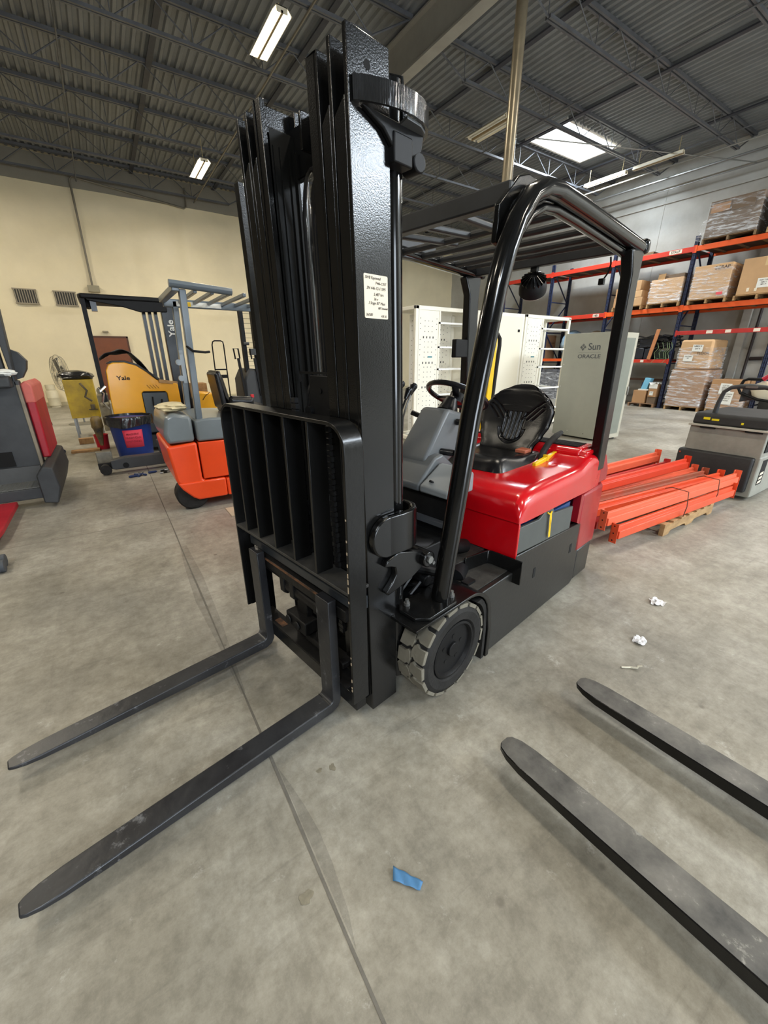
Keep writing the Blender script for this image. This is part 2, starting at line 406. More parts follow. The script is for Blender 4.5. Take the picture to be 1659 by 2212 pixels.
# open-web joists, one thing each
JY = [16.3 - 1.79 * k for k in range(0, 14)]
def joist_mesh(x0, x1, side):
    m = MB()
    for dy in (-0.035, 0.035):
        m.box(x0, x1, dy - 0.02, dy + 0.02, -0.06, 0.0)
    zb = -0.50
    bx0, bx1 = x0 + (1.1 if side > 0 else 0.8), x1 - (0.8 if side > 0 else 1.1)
    for dy in (-0.03, 0.03): m.box(bx0, bx1, dy - 0.018, dy + 0.018, zb, zb + 0.045)
    n = int((bx1 - bx0) / 1.1); st = (bx1 - bx0) / n
    for i in range(n):
        a = bx0 + i * st; mid = a + st / 2
        m.cyl((a, 0, zb + 0.02), (mid, 0, -0.03), 0.011, n=5).cyl((mid, 0, -0.03), (a + st, 0, zb + 0.02), 0.011, n=5)
        m.cyl((a, 0, zb + 0.02), (a, 0, -0.03), 0.008, n=5)
    m.cyl((bx0, 0, zb + 0.02), (x0, 0, -0.03), 0.016, n=5).cyl((bx1, 0, zb + 0.02), (x1, 0, -0.03), 0.016, n=5)
    return m
jl = joist_mesh(XW, 5.4, 1).obj('roof_joist', M_joist, smooth=False); jr = joist_mesh(5.54, XE, 1).obj('roof_joist', M_joist, smooth=False)
names = ['nearest the cream wall', 'second out from the cream wall', 'third out from the cream wall', 'fourth out from the cream wall', 'fifth out from the cream wall', 'sixth out from the cream wall', 'seventh out from the cream wall', 'eighth out from the cream wall']
for k, y in enumerate(JY):
    for proto, wh in ((jl, 'left of the main beam'), (jr, 'right of the main beam')):
        o = proto if k == 0 else dup(proto)
        o.location = (0, y, ZD - 0.005)
        tag(o, 'painted open-web roof joist %s, %s' % (wh, names[k] if k < 8 else 'beyond the lamps overhead'), 'joist', 'open-web roof joists')
# bridging, girder and column
M_br = M_beamdark
bl = ['dark steel roof strut crossing above the overhead guard, left of the main beam', 'dark steel roof strut left of the hanging lamp', 'dark steel roof strut just right of the main beam', 'dark steel roof strut ending at the skylight', 'dark steel roof strut close to the racking wall', 'dark steel roof strut at the far left of the roof']
for k, x in enumerate((4.2, 1.86, 7.45, 10.28, 13.2, -1.6)):
    tag(MB().box(x - 0.05, x + 0.05, YS, YN, ZD - 0.09, ZD - 0.062).obj('roof_strut', M_br), bl[k], 'strut', 'flat dark struts under the roof deck')
for k, (x, lab) in enumerate(((0.43, 'thin painted bridging rod under the joists at the left'), (8.9, 'thin painted bridging rod under the joists near the skylight'), (12.9, 'thin painted bridging rod under the joists by the rack wall'), (3.55, 'long pale rod slanting past the mast top between joists'))):
    tag(MB().cyl((x, YS, ZD - 0.53), (x, YN, ZD - 0.53), 0.014 if k < 3 else 0.018, n=6).obj('bridging_rod', M_joist if k < 3 else M_pipe), lab, 'rod', 'bridging rods under the joists')
M_gird = mat('girder_paint', S(150, 148, 140), 0.5, var=0.12, vscale=2)
g = MB().box(5.37, 5.57, YS, YN, 6.0, 6.025).box(5.37, 5.57, YS, YN, 6.56, 6.585).box(5.455, 5.485, YS, YN, 6.025, 6.56)
tag(g.obj('roof_girder', M_gird), 'deep painted steel girder carrying the roof joists over the column', 'girder')
t = thing('steel_column', 'round tan steel column rising to the roof behind the red forklift', 'column', (5.47, 5.02, 0))
MB().cyl((0, 0, 0.02), (0, 0, 5.99), 0.075, n=24).obj('shaft', mat('column_paint', S(132, 122, 102), 0.3, var=0.2, vscale=3, spots=(0.10, 0.07, 0.05), spot_scale=14, spot_amt=0.33, metal=0.45), t)
MB().box(-0.15, 0.15, -0.15, 0.15, 0, 0.025).obj('base_plate', M_gird, t); MB().box(-0.13, 0.13, -0.1, 0.1, 5.975, 6.0).obj('cap_plate', M_gird, t)
# sprinkler/conduit runs on the right half of the roof
M_run = mat('galvanised_pipe', S(150, 150, 146), 0.35, metal=0.5, var=0.1)
for k, (p0, p1, r, lab) in enumerate((((8.7, 7.3, 5.78), (14.7, 5.3, 5.95), 0.012, 'thin galvanised conduit run slanting below the skylight to the right wall'),
                                      ((12.45, YS, 5.72), (12.45, 9.5, 5.72), 0.016, 'galvanised conduit run beside the lit strip lamp'),
                                      ((14.2, YS, 6.05), (14.2, 16.0, 6.05), 0.03, 'dark sprinkler pipe high along the rack wall'),
                                      ((14.6, YS, 5.9), (14.6, 16.0, 5.9), 0.014, 'thin conduit high along the rack wall'))):
    tag(MB().cyl(p0, p1, r, n=7).obj('pipe_run', M_run), lab, 'pipe')

# lamps
M_lit = emis('lit_tube', (1.0, 0.93, 0.76), 5.0); M_litw = emis('lit_tube_white', (1.0, 0.97, 0.92), 6.0); M_spine = mat('lamp_spine', S(150, 130, 96), 0.5)
M_refl = mat('lamp_reflector', S(225, 215, 190), 0.35, var=0.03); M_wire = mat('hanger_wire', S(200, 180, 130), 0.4, metal=0.4)
def lamp(x, y, z, label, power, lit=True, wid=0.30, ln=1.12, color=WARM, white=False, name='ceiling_lamp', group='high fluorescent lamps'):
    t = thing(name, label, 'lamp', (x, y, z), 0, group)
    hw, hl = wid / 2, ln / 2
    MB().prism([(-hw, 0.0), (-hw * 0.55, 0.075), (hw * 0.55, 0.075), (hw, 0.0), (hw - .01, 0.0), (hw * 0.52, 0.065), (-hw * 0.52, 0.065), (-hw + .01, 0.0)], 'y', -hl, hl).box(-hw * 0.55, hw * 0.55, -hl, -hl + 0.01, 0, 0.075).box(-hw * 0.55, hw * 0.55, hl - 0.01, hl, 0, 0.075).obj('reflector', M_refl, t)
    MB().box(-0.016, 0.016, -hl, hl, -0.008, 0.03).obj('centre_spine', M_spine, t)
    for s in (-1, 1):
        if lit: MB().box(min(s * 0.02, s * (hw - 0.012)), max(s * 0.02, s * (hw - 0.012)), -hl + 0.02, hl - 0.02, 0.0, 0.012).obj('lit_panel', M_litw if white else M_lit, t)
        else:
            for q in (0.3, 0.7): MB().cyl((s * hw * q, -hl + .02, 0.02), (s * hw * q, hl - .02, 0.02), 0.013, n=8).obj('tube', M_white, t)
    w_ = MB()
    for s in (-1, 1): w_.cyl((0, s * hl * 0.8, 0.07), (0, s * hl * 0.8, ZD - 0.5 - z), 0.006, n=5)
    w_.obj('hanger', M_wire, t)
    if lit:
        l = area('lamp_light', (0, 0, -0.02), wid, ln, power, color); l.parent = t
    return t
lamp(3.15, 7.95, 6.0, 'lit warm twin panel lamp left of the black mast top', 95)
lamp(2.95, 12.65, 5.7, 'lit warm twin panel lamp hanging close to the cream wall', 120)
lamp(12.2, 7.75, 5.8, 'lit white strip lamp hanging below the skylight', 70, wid=0.16, white=True, color=NEUT)
lamp(12.2, 6.45, 5.8, 'unlit strip lamp in line beyond the lit white one', 0, lit=False, wid=0.13)
lamp(8.2, 8.15, 6.1, 'unlit louvred strip lamp beside the tan column', 0, lit=False, wid=0.42)
OV = 'lit warm twin panel lamp over the aisle, above the picture'
for x, y, p in ((-3.2, 7.9, 110), (-3.2, 12.6, 130), (-3.2, 2.9, 90), (3.1, 2.6, 75), (-3.2, -2.2, 80), (3.1, -2.4, 85), (8.4, 2.4, 95), (8.4, -2.6, 90), (13.0, 1.6, 110), (12.9, -3.2, 90)):
    lamp(x, y, 5.95, OV, p, color=WARM if x < 5 else NEUT)
# ================================================================ THE BLACK AND RED FORKLIFT (local x = forward, y = towards the camera side)
FK = thing('forklift', 'black mast and glossy red body electric forklift, forks lowered, large in the foreground', 'forklift', (0.526, 1.480, 0), math.radians(-169.95))
def lean(m):                          # the mast leans a little forward
    for v in m.bm.verts: v.co.x += -0.052 + 0.0248 * v.co.z
    return m
def part(mb, name, m=M_black, p=FK, **k): return mb.obj(name, m, p, **k)
# ---- mast rails: three nested channels on each side
def rail(y_out, sgn, w, z0, z1, notch, depth=0.135, web=0.014, fl=0.018):
    m = MB(); yi = y_out - sgn * w
    a, b = sorted((y_out, y_out - sgn * web)); m.box(-depth, 0, a, b, z0, z1)
    a2, b2 = sorted((y_out - sgn * web, yi))
    m.box(-depth, -depth + fl, a2, b2, z0, z1)
    if notch:
        zc = notch
        pts = [(a2, z0), (b2, z0), (b2, zc + (0.0 if sgn > 0 else -0.0)), (a2, zc - 0.0)]
        if sgn > 0: pts = [(a2, z0), (b2, z0), (b2, zc + 0.03), (a2, zc)]
        else: pts = [(a2, z0), (b2, z0), (b2, zc + 0.03), (a2, zc)]
        m.prism(pts, 'x', -fl, 0)
    else: m.box(-fl, 0, a2, b2, z0, z1)
    return lean(m)
part(rail(0.424, 1, 0.056, 0.045, 2.10, 1.95), 'outer_mast_rail', bevel=0.002)
part(rail(0.364, 1, 0.048, 0.055, 2.10, 1.95), 'middle_mast_rail', bevel=0.002)
part(rail(0.311, 1, 0.048, 0.065, 2.095, None), 'inner_mast_rail', bevel=0.002)
part(rail(-0.130, -1, 0.052, 0.045, 2.10, 1.95), 'outer_mast_rail', bevel=0.002)
part(rail(-0.074, -1, 0.046, 0.055, 2.10, 1.95), 'middle_mast_rail', bevel=0.002)
part(rail(-0.022, -1, 0.046, 0.065, 2.105, None), 'inner_mast_rail', bevel=0.002)
# plate with a bolt hole on the outer rail top, seen as a dark oval
part(lean(MB().prism(arc(-0.062, 2.045, 0.010, 0, 2 * PI, 14)[:-1], 'y', 0.424, 0.4248)), 'rail_hole', mat('deep_black', (0.002, 0.002, 0.002), 0.9))
# far-side guard plate standing behind the far rail
part(lean(MB().box(-0.215, -0.143, -0.475, -0.44, 0.6, 2.05)), 'hose_guard')
# cross ties
ct = lean(MB().box(-0.13, -0.105, -0.03, 0.32, 1.93, 2.06).box(-0.13, -0.02, -0.0, 0.012, 1.93, 2.05).box(-0.13, -0.05, 0.14, 0.152, 1.96, 2.05).box(-0.14, -0.115, -0.06, 0.36, 0.25, 0.36).box(-0.14, -0.12, -0.06, 0.36, 0.06, 0.16))
part(ct, 'cross_tie', bevel=0.003)
# wavy worn grease on the far rail's inner web
M_scuff = mat('scuffed_grease', (0.010, 0.010, 0.009), 0.5, spec=0.15, base2=(0.003, 0.003, 0.003), vscale=9, spots=(0.11, 0.10, 0.08), spot_scale=6, spot_amt=0.40, stretch=(1, 1, 0.18))
part(lean(MB().box(-0.118, -0.022, 0.024, 0.0262, 0.30, 2.04).box(-0.112, -0.104, 0.026, 0.034, 0.30, 2.0).box(-0.088, -0.082, 0.026, 0.031, 0.30, 2.0).box(-0.055, -0.050, 0.026, 0.030, 0.30, 2.0).box(-0.034, -0.028, 0.026, 0.031, 0.30, 2.0)), 'greased_web', M_scuff)
# lift cylinders behind the rails, centre free-lift cylinder
part(lean(MB().cyl((-0.185, 0.375, 0.10), (-0.185, 0.375, 2.07), 0.032, n=20).cyl((-0.225, 0.36, 0.10), (-0.225, 0.36, 1.9), 0.012, n=10)), 'lift_cylinder', mat('cylinder_black', (0.005, 0.005, 0.005), 0.13, spec=0.4, coat=0.2))
part(lean(MB().cyl((-0.185, -0.075, 0.10), (-0.185, -0.075, 2.02), 0.032, n=20)), 'lift_cylinder', MATS['cylinder_black'])
part(lean(MB().tube([(-0.19, 0.375, 2.06), (-0.19, 0.375, 2.085), (-0.20, 0.40, 2.075), (-0.205, 0.408, 2.0), (-0.205, 0.408, 1.96)], 0.008, n=8)), 'hydraulic_pipe')
# upper strap bracket wrapped round the cylinder head
def band(path, z0, z1, th):
    o = [Vector((p[0], p[1], 0)) for p in path]; pts = []
    nrm = []
    for i in range(len(o)):
        t = (o[min(i + 1, len(o) - 1)] - o[max(i - 1, 0)]).normalized(); nrm.append(Vector((t.y, -t.x, 0)))
    pts = [tuple((o[i] + nrm[i] * th / 2)[:2]) for i in range(len(o))] + [tuple((o[i] - nrm[i] * th / 2)[:2]) for i in range(len(o) - 1, -1, -1)]
    return MB().prism(pts, 'z', z0, z1)
bp_ = [(-0.012, 0.427), (-0.045, 0.448), (-0.085, 0.465), (-0.125, 0.475), (-0.165, 0.478), (-0.205, 0.473), (-0.240, 0.458), (-0.268, 0.430), (-0.285, 0.395), (-0.29, 0.35), (-0.27, 0.31)]
part(lean(band(bp_, 1.965, 2.012, 0.008)), 'top_strap', mat('strap_gloss', (0.012, 0.012, 0.012), 0.12, coat=0.8, bump=0.3, bscale=50, stretch=(6, 6, 0.3)))
part(lean(MB().prism([(-0.16, 0.43), (-0.15, 0.472), (-0.205, 0.468), (-0.24, 0.452), (-0.268, 0.42), (-0.284, 0.38), (-0.285, 0.33), (-0.24, 0.33), (-0.22, 0.40)], 'z', 1.958, 1.964)), 'strap_plate', M_grayp)
part(lean(MB().prism([(-0.03, 1.962), (-0.10, 1.935), (-0.14, 1.90), (-0.19, 1.895), (-0.24, 1.92), (-0.25, 1.962)], 'y', 0.424, 0.44).box(-0.20, -0.13, 0.40, 0.445, 1.875, 1.94).cyl((-0.235, 0.385, 1.90), (-0.235, 0.44, 1.90), 0.025, n=12)), 'strap_clamp', M_blackmatte, bevel=0.004)
# lower cylinder bracket: rounded plate folded round the cylinder
lb = [(-0.060, 0.438), (-0.10, 0.442), (-0.15, 0.447), (-0.19, 0.447), (-0.225, 0.435), (-0.248, 0.408), (-0.255, 0.375), (-0.25, 0.34)]
part(lean(band(lb, 0.735, 0.89, 0.022)), 'cylinder_bracket', bevel=0.006)
rp = [(-0.06 - 0.0, 0.735)] + arc(-0.092, 0.812, 0.075, PI / 2, -PI / 2, 12)
part(lean(MB().prism(arc(-0.085, 0.812, 0.078, PI / 2, -PI / 2, 12) + [(-0.17, 0.735), (-0.17, 0.89)], 'y', 0.424, 0.452)), 'bracket_cheek', bevel=0.006)
# tilt claw bracket with its pin
cl = [(-0.06, 0.700), (-0.075, 0.722), (-0.13, 0.738), (-0.27, 0.700), (-0.285, 0.665), (-0.27, 0.63), (-0.20, 0.60), (-0.13, 0.585), (-0.075, 0.575), (-0.062, 0.592), (-0.095, 0.62), (-0.118, 0.65), (-0.112, 0.68), (-0.09, 0.69)]
part(lean(MB().prism(cl, 'y', 0.424, 0.450)), 'tilt_claw', bevel=0.005)
pin = part(lean(MB().cyl((-0.275, 0.39, 0.665), (-0.275, 0.475, 0.665), 0.033, n=20)), 'tilt_pin', bevel=0.004)
part(lean(MB().cyl((-0.275, 0.475, 0.665), (-0.275, 0.483, 0.665), 0.016, n=6).cyl((-0.295, 0.475, 0.645), (-0.295, 0.482, 0.645), 0.008, n=6)), 'pin_bolt', M_steel, pin)
part(MB().cyl((-0.30, 0.30, 0.66), (-0.80, 0.30, 0.50), 0.036, n=14).cyl((-0.30, 0.36, 0.60), (-0.5, 0.42, 0.50), 0.02, n=10), 'tilt_cylinder', M_blackmatte)
# centre pulley block with hoses
pb_ = lean(MB().prism([(0.095, 1.20), (0.245, 1.20), (0.262, 1.24), (0.245, 1.345), (0.125, 1.345), (0.11, 1.24)], 'x', -0.035, -0.025))
part(pb_, 'pulley_plate', M_blackmatte, bevel=0.003)
part(lean(MB().cyl((-0.024, 0.185, 1.295), (-0.021, 0.185, 1.295), 0.009, n=12).cyl((-0.04, 0.12, 1.222), (-0.01, 0.12, 1.222), 0.019, n=12).cyl((-0.04, 0.24, 1.222), (-0.01, 0.24, 1.222), 0.019, n=12).bar((-0.03, 0.06, 1.352), (-0.03, 0.255, 1.352), 0.008, 0.008).bar((-0.03, 0.06, 1.352), (-0.03, 0.06, 1.32), 0.008, 0.008)), 'pulley_bolts', M_blackmatte)
for k, rr_ in enumerate((0.088, 0.070)):
    hp = [(-0.045, 0.158 - rr_ * math.cos(a) * (0.9), 1.25 + rr_ * math.sin(a)) for a in [i * PI / 10 for i in range(0, 8)]]
    part(lean(MB().tube([(-0.045, 0.158 - rr_ * 0.9, 0.62)] + hp, 0.0085, n=8)), 'hydraulic_hose', mat('hose_rubber', (0.013, 0.013, 0.014), 0.3, coat=0.3))
# long hoses running up over the sheave at the mast top
hs = [(-0.10, 0.060), (-0.10, 0.108), (-0.10, 0.122), (-0.10, 0.136)]
for k, (hx, hy) in enumerate(hs):
    top = 1.86 - 0.02 * k
    loop = [(hx - 0.0, hy, 1.30)] + [(hx, hy, 1.6), (hx, hy, top - 0.04)] + [(hx, hy + 0.012 + 0.05 * (1 - math.cos(a)), top + 0.075 * math.sin(a)) for a in [i * PI / 9 for i in range(1, 9)]] + [(hx - 0.02, hy + 0.125, 1.76)]
    part(lean(MB().tube(loop, 0.0065, n=7)), 'hydraulic_hose', MATS['hose_rubber'])
part(lean(MB().cyl((-0.115, 0.20, 1.85), (-0.075, 0.20, 1.85), 0.06, n=26)), 'hose_sheave', M_blackmatte)
# lift chains: links as one textured strand each
M_chain = mat('oily_chain', (0.03, 0.03, 0.031), 0.35, metal=0.6, var=0.3, vscale=60)
for cx, cy, z0, z1 in ((0.012, 0.075, 0.35, 1.26), (0.004, 0.255, 0.35, 1.20)):
    m = MB(); z = z0; k = 0
    while z < z1:
        h = 0.015 if k % 2 else 0.011
        m.box(cx - 0.008, cx + 0.008, cy - h, cy + h, z, z + 0.017); z += 0.0205; k += 1
    part(lean(m), 'lift_chain', M_chain, smooth=False)
part(lean(MB().box(-0.12, -0.105, 0.10, 0.30, 0.20, 1.22)), 'carriage_plate', M_blackmatte)
# ---- load backrest
xb = 0.062
def flat_loop(pts, d0, d1, th):       # flat bar bent in the y-z plane, width along x
    o = [Vector((0, p[0], p[1])) for p in pts]; L_ = []; R_ = []
    for i in range(len(o)):
        t = (o[min(i + 1, len(o) - 1)] - o[max(i - 1, 0)]).normalized(); n_ = Vector((0, t.z, -t.y))
        L_.append((o[i] + n_ * th / 2)[1:]); R_.append((o[i] - n_ * th / 2)[1:])
    return MB().prism(L_ + R_[::-1], 'x', d0, d1)
fr = [(-0.432, 0.19)] + [(-0.432, 1.13)] + [(-0.432 + 0.07 - 0.07 * math.cos(a), 1.145 + 0.07 * math.sin(a)) for a in [i * PI / 12 for i in range(1, 6)]] + [(-0.36, 1.216), (0.36, 1.216)] + [(0.36 + 0.075 * math.sin(a), 1.141 + 0.075 * math.cos(a)) for a in [i * PI / 12 for i in range(1, 6)]] + [(0.435, 1.13), (0.437, 0.165)]
M_brest = mat('backrest_paint', (0.006, 0.006, 0.006), 0.3, spec=0.3, var=0.15, bump=0.08, bscale=60, coat=0.1)
part(flat_loop(fr, xb - 0.075, xb, 0.012), 'backrest_frame', M_brest, bevel=0.002)
for y in (-0.318, -0.200, -0.055, 0.095, 0.243):
    part(MB().box(xb - 0.075, xb - 0.002, y - 0.006, y + 0.006, 0.652, 1.210), 'backrest_bar', M_brest, bevel=0.0015)
part(MB().box(xb - 0.095, xb, -0.428, 0.431, 0.640, 0.652), 'backrest_crossbar', mat('dusty_black', (0.045, 0.043, 0.04), 0.5, base2=(0.015, 0.015, 0.015), vscale=10), bevel=0.0015)
M_chip = mat('bare_chipped_steel', S(176, 158, 134), 0.5)
cm = MB(); random.seed(3)
for zz, hh in ((0.92, .006), (0.845, .008), (0.80, .010), (0.755, .012), (0.715, .016), (0.69, .02), (0.655, .025), (0.615, .008), (0.38, .006), (0.35, .012), (0.27, .014), (0.24, .008), (0.225, .01)):
    cm.box(xb - 0.0015, xb + 0.0008, 0.4325, 0.4375, zz, zz + hh)
part(cm, 'paint_chips', M_chip)
# slots on the far bracket plate of the backrest
part(MB().box(xb - 0.07, xb - 0.02, -0.428, -0.424, 0.19, 0.60), 'bracket_plate', M_brest)
# ---- carriage bars and sideshifter
part(MB().prism([(xb - 0.10, 0.545), (xb - 0.045, 0.545), (xb - 0.045, 0.585), (xb - 0.06, 0.598), (xb - 0.10, 0.598)], 'y', -0.40, 0.42), 'upper_carriage_bar', mat('blue_black_paint', (0.022, 0.026, 0.032), 0.38, var=0.2, vscale=5, bump=0.05), bevel=0.003)
part(MB().box(xb - 0.075, xb - 0.038, -0.37, 0.36, 0.475, 0.525), 'sideshift_rail', M_blackdirty, bevel=0.003)
part(MB().box(xb - 0.04, xb - 0.032, -0.30, 0.20, 0.518, 0.524), 'rusty_wear_strip', mat('rust', S(120, 80, 50), 0.8, base2=(0.012, 0.011, 0.010), vscale=22))
part(MB().box(xb - 0.08, xb - 0.03, -0.40, 0.42, 0.095, 0.165), 'lower_carriage_bar', M_black, bevel=0.003)
part(MB().box(xb - 0.10, xb - 0.03, -0.37, 0.36, 0.165, 0.172), 'lower_wear_strip', M_blackdirty)
part(MB().box(xb - 0.075, xb - 0.045, -0.235, -0.16, 0.172, 0.1735), 'rust_patch', MATS['rust'])
part(MB().box(xb - 0.12, xb - 0.085, -0.40, -0.36, 0.10, 0.60).box(xb - 0.12, xb - 0.085, 0.36, 0.40, 0.10, 0.60), 'carriage_upright', M_black)
part(MB().cyl((xb - 0.06, -0.30, 0.455), (xb - 0.06, -0.05, 0.455), 0.010, n=10).cyl((xb - 0.07, -0.10, 0.425), (xb - 0.07, 0.22, 0.425), 0.026, n=14), 'sideshift_cylinder', M_blackdirty)
for y0 in (-0.13, -0.05): part(MB().prism([(xb - 0.04, 0.475), (xb - 0.04, 0.40), (xb - 0.06, 0.385), (xb - 0.08, 0.40), (xb - 0.08, 0.475)], 'y', y0, y0 + 0.035), 'hook_plate', M_blackdirty, bevel=0.003)
part(MB().box(xb - 0.11, xb - 0.04, -0.10, 0.06, 0.24, 0.305).cyl((xb - 0.04, -0.07, 0.272), (xb - 0.028, -0.07, 0.272), 0.022, n=14).cyl((xb - 0.04, 0.0, 0.272), (xb - 0.028, 0.0, 0.272), 0.022, n=14).box(xb - 0.12, xb - 0.08, -0.06, 0.02, 0.30, 0.46).box(xb - 0.12, xb - 0.06, 0.02, 0.30, 0.20, 0.23).box(xb - 0.12, xb - 0.08, 0.08, 0.12, 0.17, 0.26), 'valve_block', M_blackdirty, bevel=0.006)
for y0 in (0.31, 0.352): part(lean(MB().cyl((-0.01, y0, 0.22), (0.0, y0, 0.22), 0.05, n=18)), 'carriage_roller', M_blackdirty)
# ---- forks
def fork(yc):
    t = bpy.data.objects.new('fork', None); m = MB(); hw = 0.041
    # L profile: shank then heel radius then tapering blade, lofted
    prof = [(0.068, 0.560, 0.036), (0.068, 0.16, 0.036)]
    ringpts = []
    def ring(cx, cz, ang, th, hw_):
        dx, dz = -math.sin(ang), math.cos(ang)          # normal pointing to the load side/top
        return [(cx, yc - hw_, cz), (cx, yc + hw_, cz), (cx - dx * th, yc + hw_, cz - dz * th), (cx - dx * th, yc - hw_, cz - dz * th)]
    rs = []
    rs.append([(0.068, yc - hw, 0.562), (0.068, yc + hw, 0.562), (0.030, yc + hw, 0.562), (0.030, yc - hw, 0.562)])
    rs.append([(0.068, yc - hw, 0.16), (0.068, yc + hw, 0.16), (0.028, yc + hw, 0.14), (0.028, yc - hw, 0.14)])
    rs.append([(0.068, yc - hw, 0.100), (0.068, yc + hw, 0.100), (0.030, yc + hw, 0.075), (0.030, yc - hw, 0.075)])
    rs.append([(0.072, yc - hw, 0.090), (0.072, yc + hw, 0.090), (0.045, yc + hw, 0.048), (0.045, yc - hw, 0.048)])
    rs.append([(0.084, yc - hw, 0.084), (0.084, yc + hw, 0.084), (0.075, yc + hw, 0.036), (0.075, yc - hw, 0.036)])
    for x, zt, zb, hh in ((0.30, 0.081, 0.036, hw), (0.62, 0.076, 0.040, hw), (0.86, 0.071, 0.044, hw), (0.96, 0.069, 0.047, hw * 0.97), (1.01, 0.067, 0.050, hw * 0.86), (1.04, 0.065, 0.052, hw * 0.68), (1.055, 0.064, 0.053, hw * 0.48)):
        rs.append([(x, yc - hh, zt), (x, yc + hh, zt), (x, yc + hh, zb), (x, yc - hh, zb)])
    return m.loft(rs)
f1 = part(fork(0.274), 'fork', M_fork, bevel=0.004); f2 = part(fork(-0.276), 'fork', M_fork, bevel=0.004)
part(MB().box(0.0845, 0.0875, 0.234, 0.314, 0.0835, 0.0855), 'heel_bright_strip', M_chrome, f1)  # thin bright steel strip across the heel of the near fork
# ---- drive wheels
def wheel(yi, yo, cx=-0.412, cz=0.218, R=0.216, detailed=True):
    s = 1 if yo > yi else -1
    a, b = yi, yo
    tyre = MB().lathe([(0.13, a), (R - 0.03, a), (R - 0.012, a + s * 0.01), (R - 0.012, b - s * 0.012), (R - 0.035, b), (0.145, b - s * 0.002), (0.138, b - s * 0.012), (0.13, b - s * 0.03)], (cx, 0, cz), 'y', 40)
    part(tyre, 'tyre', M_rubber, angle=0.5)
    if detailed:
        m = MB(); n = 17; wy = (b - a)
        for row in (0, 1):
            for i in range(n):
                t0 = 2 * PI * (i + 0.5 * row) / n; dt = 2 * PI / n * 0.93
                if row == 0: poly = [(0, 0.0), (0, 0.30), (0.16, 0.40), (0.10, 0.47), (0.45, 0.50), (0.86, 0.46), (0.98, 0.36), (0.84, 0.26), (0.84, 0.0)]
                else: poly = [(0.0, 1.0), (0.0, 0.70), (0.16, 0.60), (0.02, 0.53), (0.50, 0.50), (0.80, 0.55), (0.98, 0.64), (0.84, 0.74), (0.84, 1.0)]
                lo, hi = [], []
                for p in poly:
                    th = t0 + dt * p[0]; y = a + wy * (0.02 + 0.94 * (p[1] + (0.012 if row == 0 and p[1] > 0.25 else (-0.012 if row and p[1] < 0.75 else 0))))
                    for r_, L_ in ((R - 0.016, lo), (R, hi)): L_.append(m.bm.verts.new((cx + r_ * math.cos(th), y, cz + r_ * math.sin(th))))
                m.bm.faces.new(hi); k = len(hi)
                for q in range(k): m.bm.faces.new((lo[q], lo[(q + 1) % k], hi[(q + 1) % k], hi[q]))
        part(m, 'tread_blocks', M_tread, bevel=0.002, segs=1)
    rim = MB().lathe([(0.001, b - s * 0.035), (0.112, b - s * 0.035), (0.118, b - s * 0.012), (0.124, b - s * 0.004), (0.134, b - s * 0.006), (0.136, b - s * 0.02)], (cx, 0, cz), 'y', 36)
    rm = part(rim, 'wheel_rim', M_blackmatte, angle=0.5)
    h = MB().cyl((cx, b - s * 0.035, cz), (cx, b - s * 0.008, cz), 0.033, n=20)
    part(h, 'hub_cap', M_blackmatte, rm, bevel=0.003)
    lg = MB()
    for i in range(5):
        a_ = 2 * PI * i / 5 + 0.4; px, pz = cx + 0.062 * math.cos(a_), cz + 0.062 * math.sin(a_)
        lg.cyl((px, b - s * 0.035, pz), (px, b - s * 0.018, pz), 0.011, n=6)
    part(lg, 'lug_nuts', M_blackmatte, rm)
wheel(0.412, 0.558); wheel(-0.412, -0.558, detailed=False)
tm = MB().cyl((-1.75, -0.06, 0.17), (-1.75, 0.06, 0.17), 0.17, n=28); part(tm, 'steer_tyre', M_rubber)
# fender with mounting plate
fen_o = [(-0.150, 0.455), (-0.50, 0.455)] + [(-0.50 - 0.175 * math.sin(a), 0.28 + 0.175 * math.cos(a)) for a in [i * PI / 14 for i in range(1, 8)]] + [(-0.690, 0.20), (-0.690, 0.035)]
fen_i = [(-0.663, 0.035), (-0.663, 0.20)] + [(-0.50 - 0.148 * math.sin(a), 0.28 + 0.160 * math.cos(a)) for a in [i * PI / 14 for i in range(7, 0, -1)]] + [(-0.50, 0.442), (-0.150, 0.442)]
part(MB().prism(fen_o + fen_i, 'y', 0.38, 0.560), 'fender', M_black, bevel=0.003)
part(MB().prism([(-0.655, 0.035), (-0.655, 0.20)] + [(-0.50 - 0.150 * math.sin(a), 0.27 + 0.160 * math.cos(a)) for a in [i * PI / 14 for i in range(7, 2, -1)]] + [(-0.50 - 0.128 * math.sin(a), 0.27 + 0.135 * math.cos(a)) for a in [i * PI / 14 for i in range(2, 8)]] + [(-0.635, 0.2), (-0.635, 0.035)], 'y', 0.405, 0.553), 'fender_lip', M_rubber)
pp = part(MB().prism([(-0.215, 0.40), (-0.19, 0.43), (-0.19, 0.515), (-0.235, 0.553), (-0.40, 0.553), (-0.44, 0.52), (-0.44, 0.40)], 'z', 0.455, 0.470), 'post_foot_plate', M_black, bevel=0.003)
bo = MB()
for x, y in ((-0.235, 0.43), (-0.415, 0.515), (-0.415, 0.43)): bo.cyl((x, y, 0.470), (x, y, 0.482), 0.013, n=12).cyl((x, y, 0.482), (x, y, 0.497), 0.008, n=8)
part(bo, 'foot_bolts', M_steel, pp)
# far fender
part(MB().prism(fen_o + fen_i, 'y', -0.560, -0.38), 'fender', M_black)
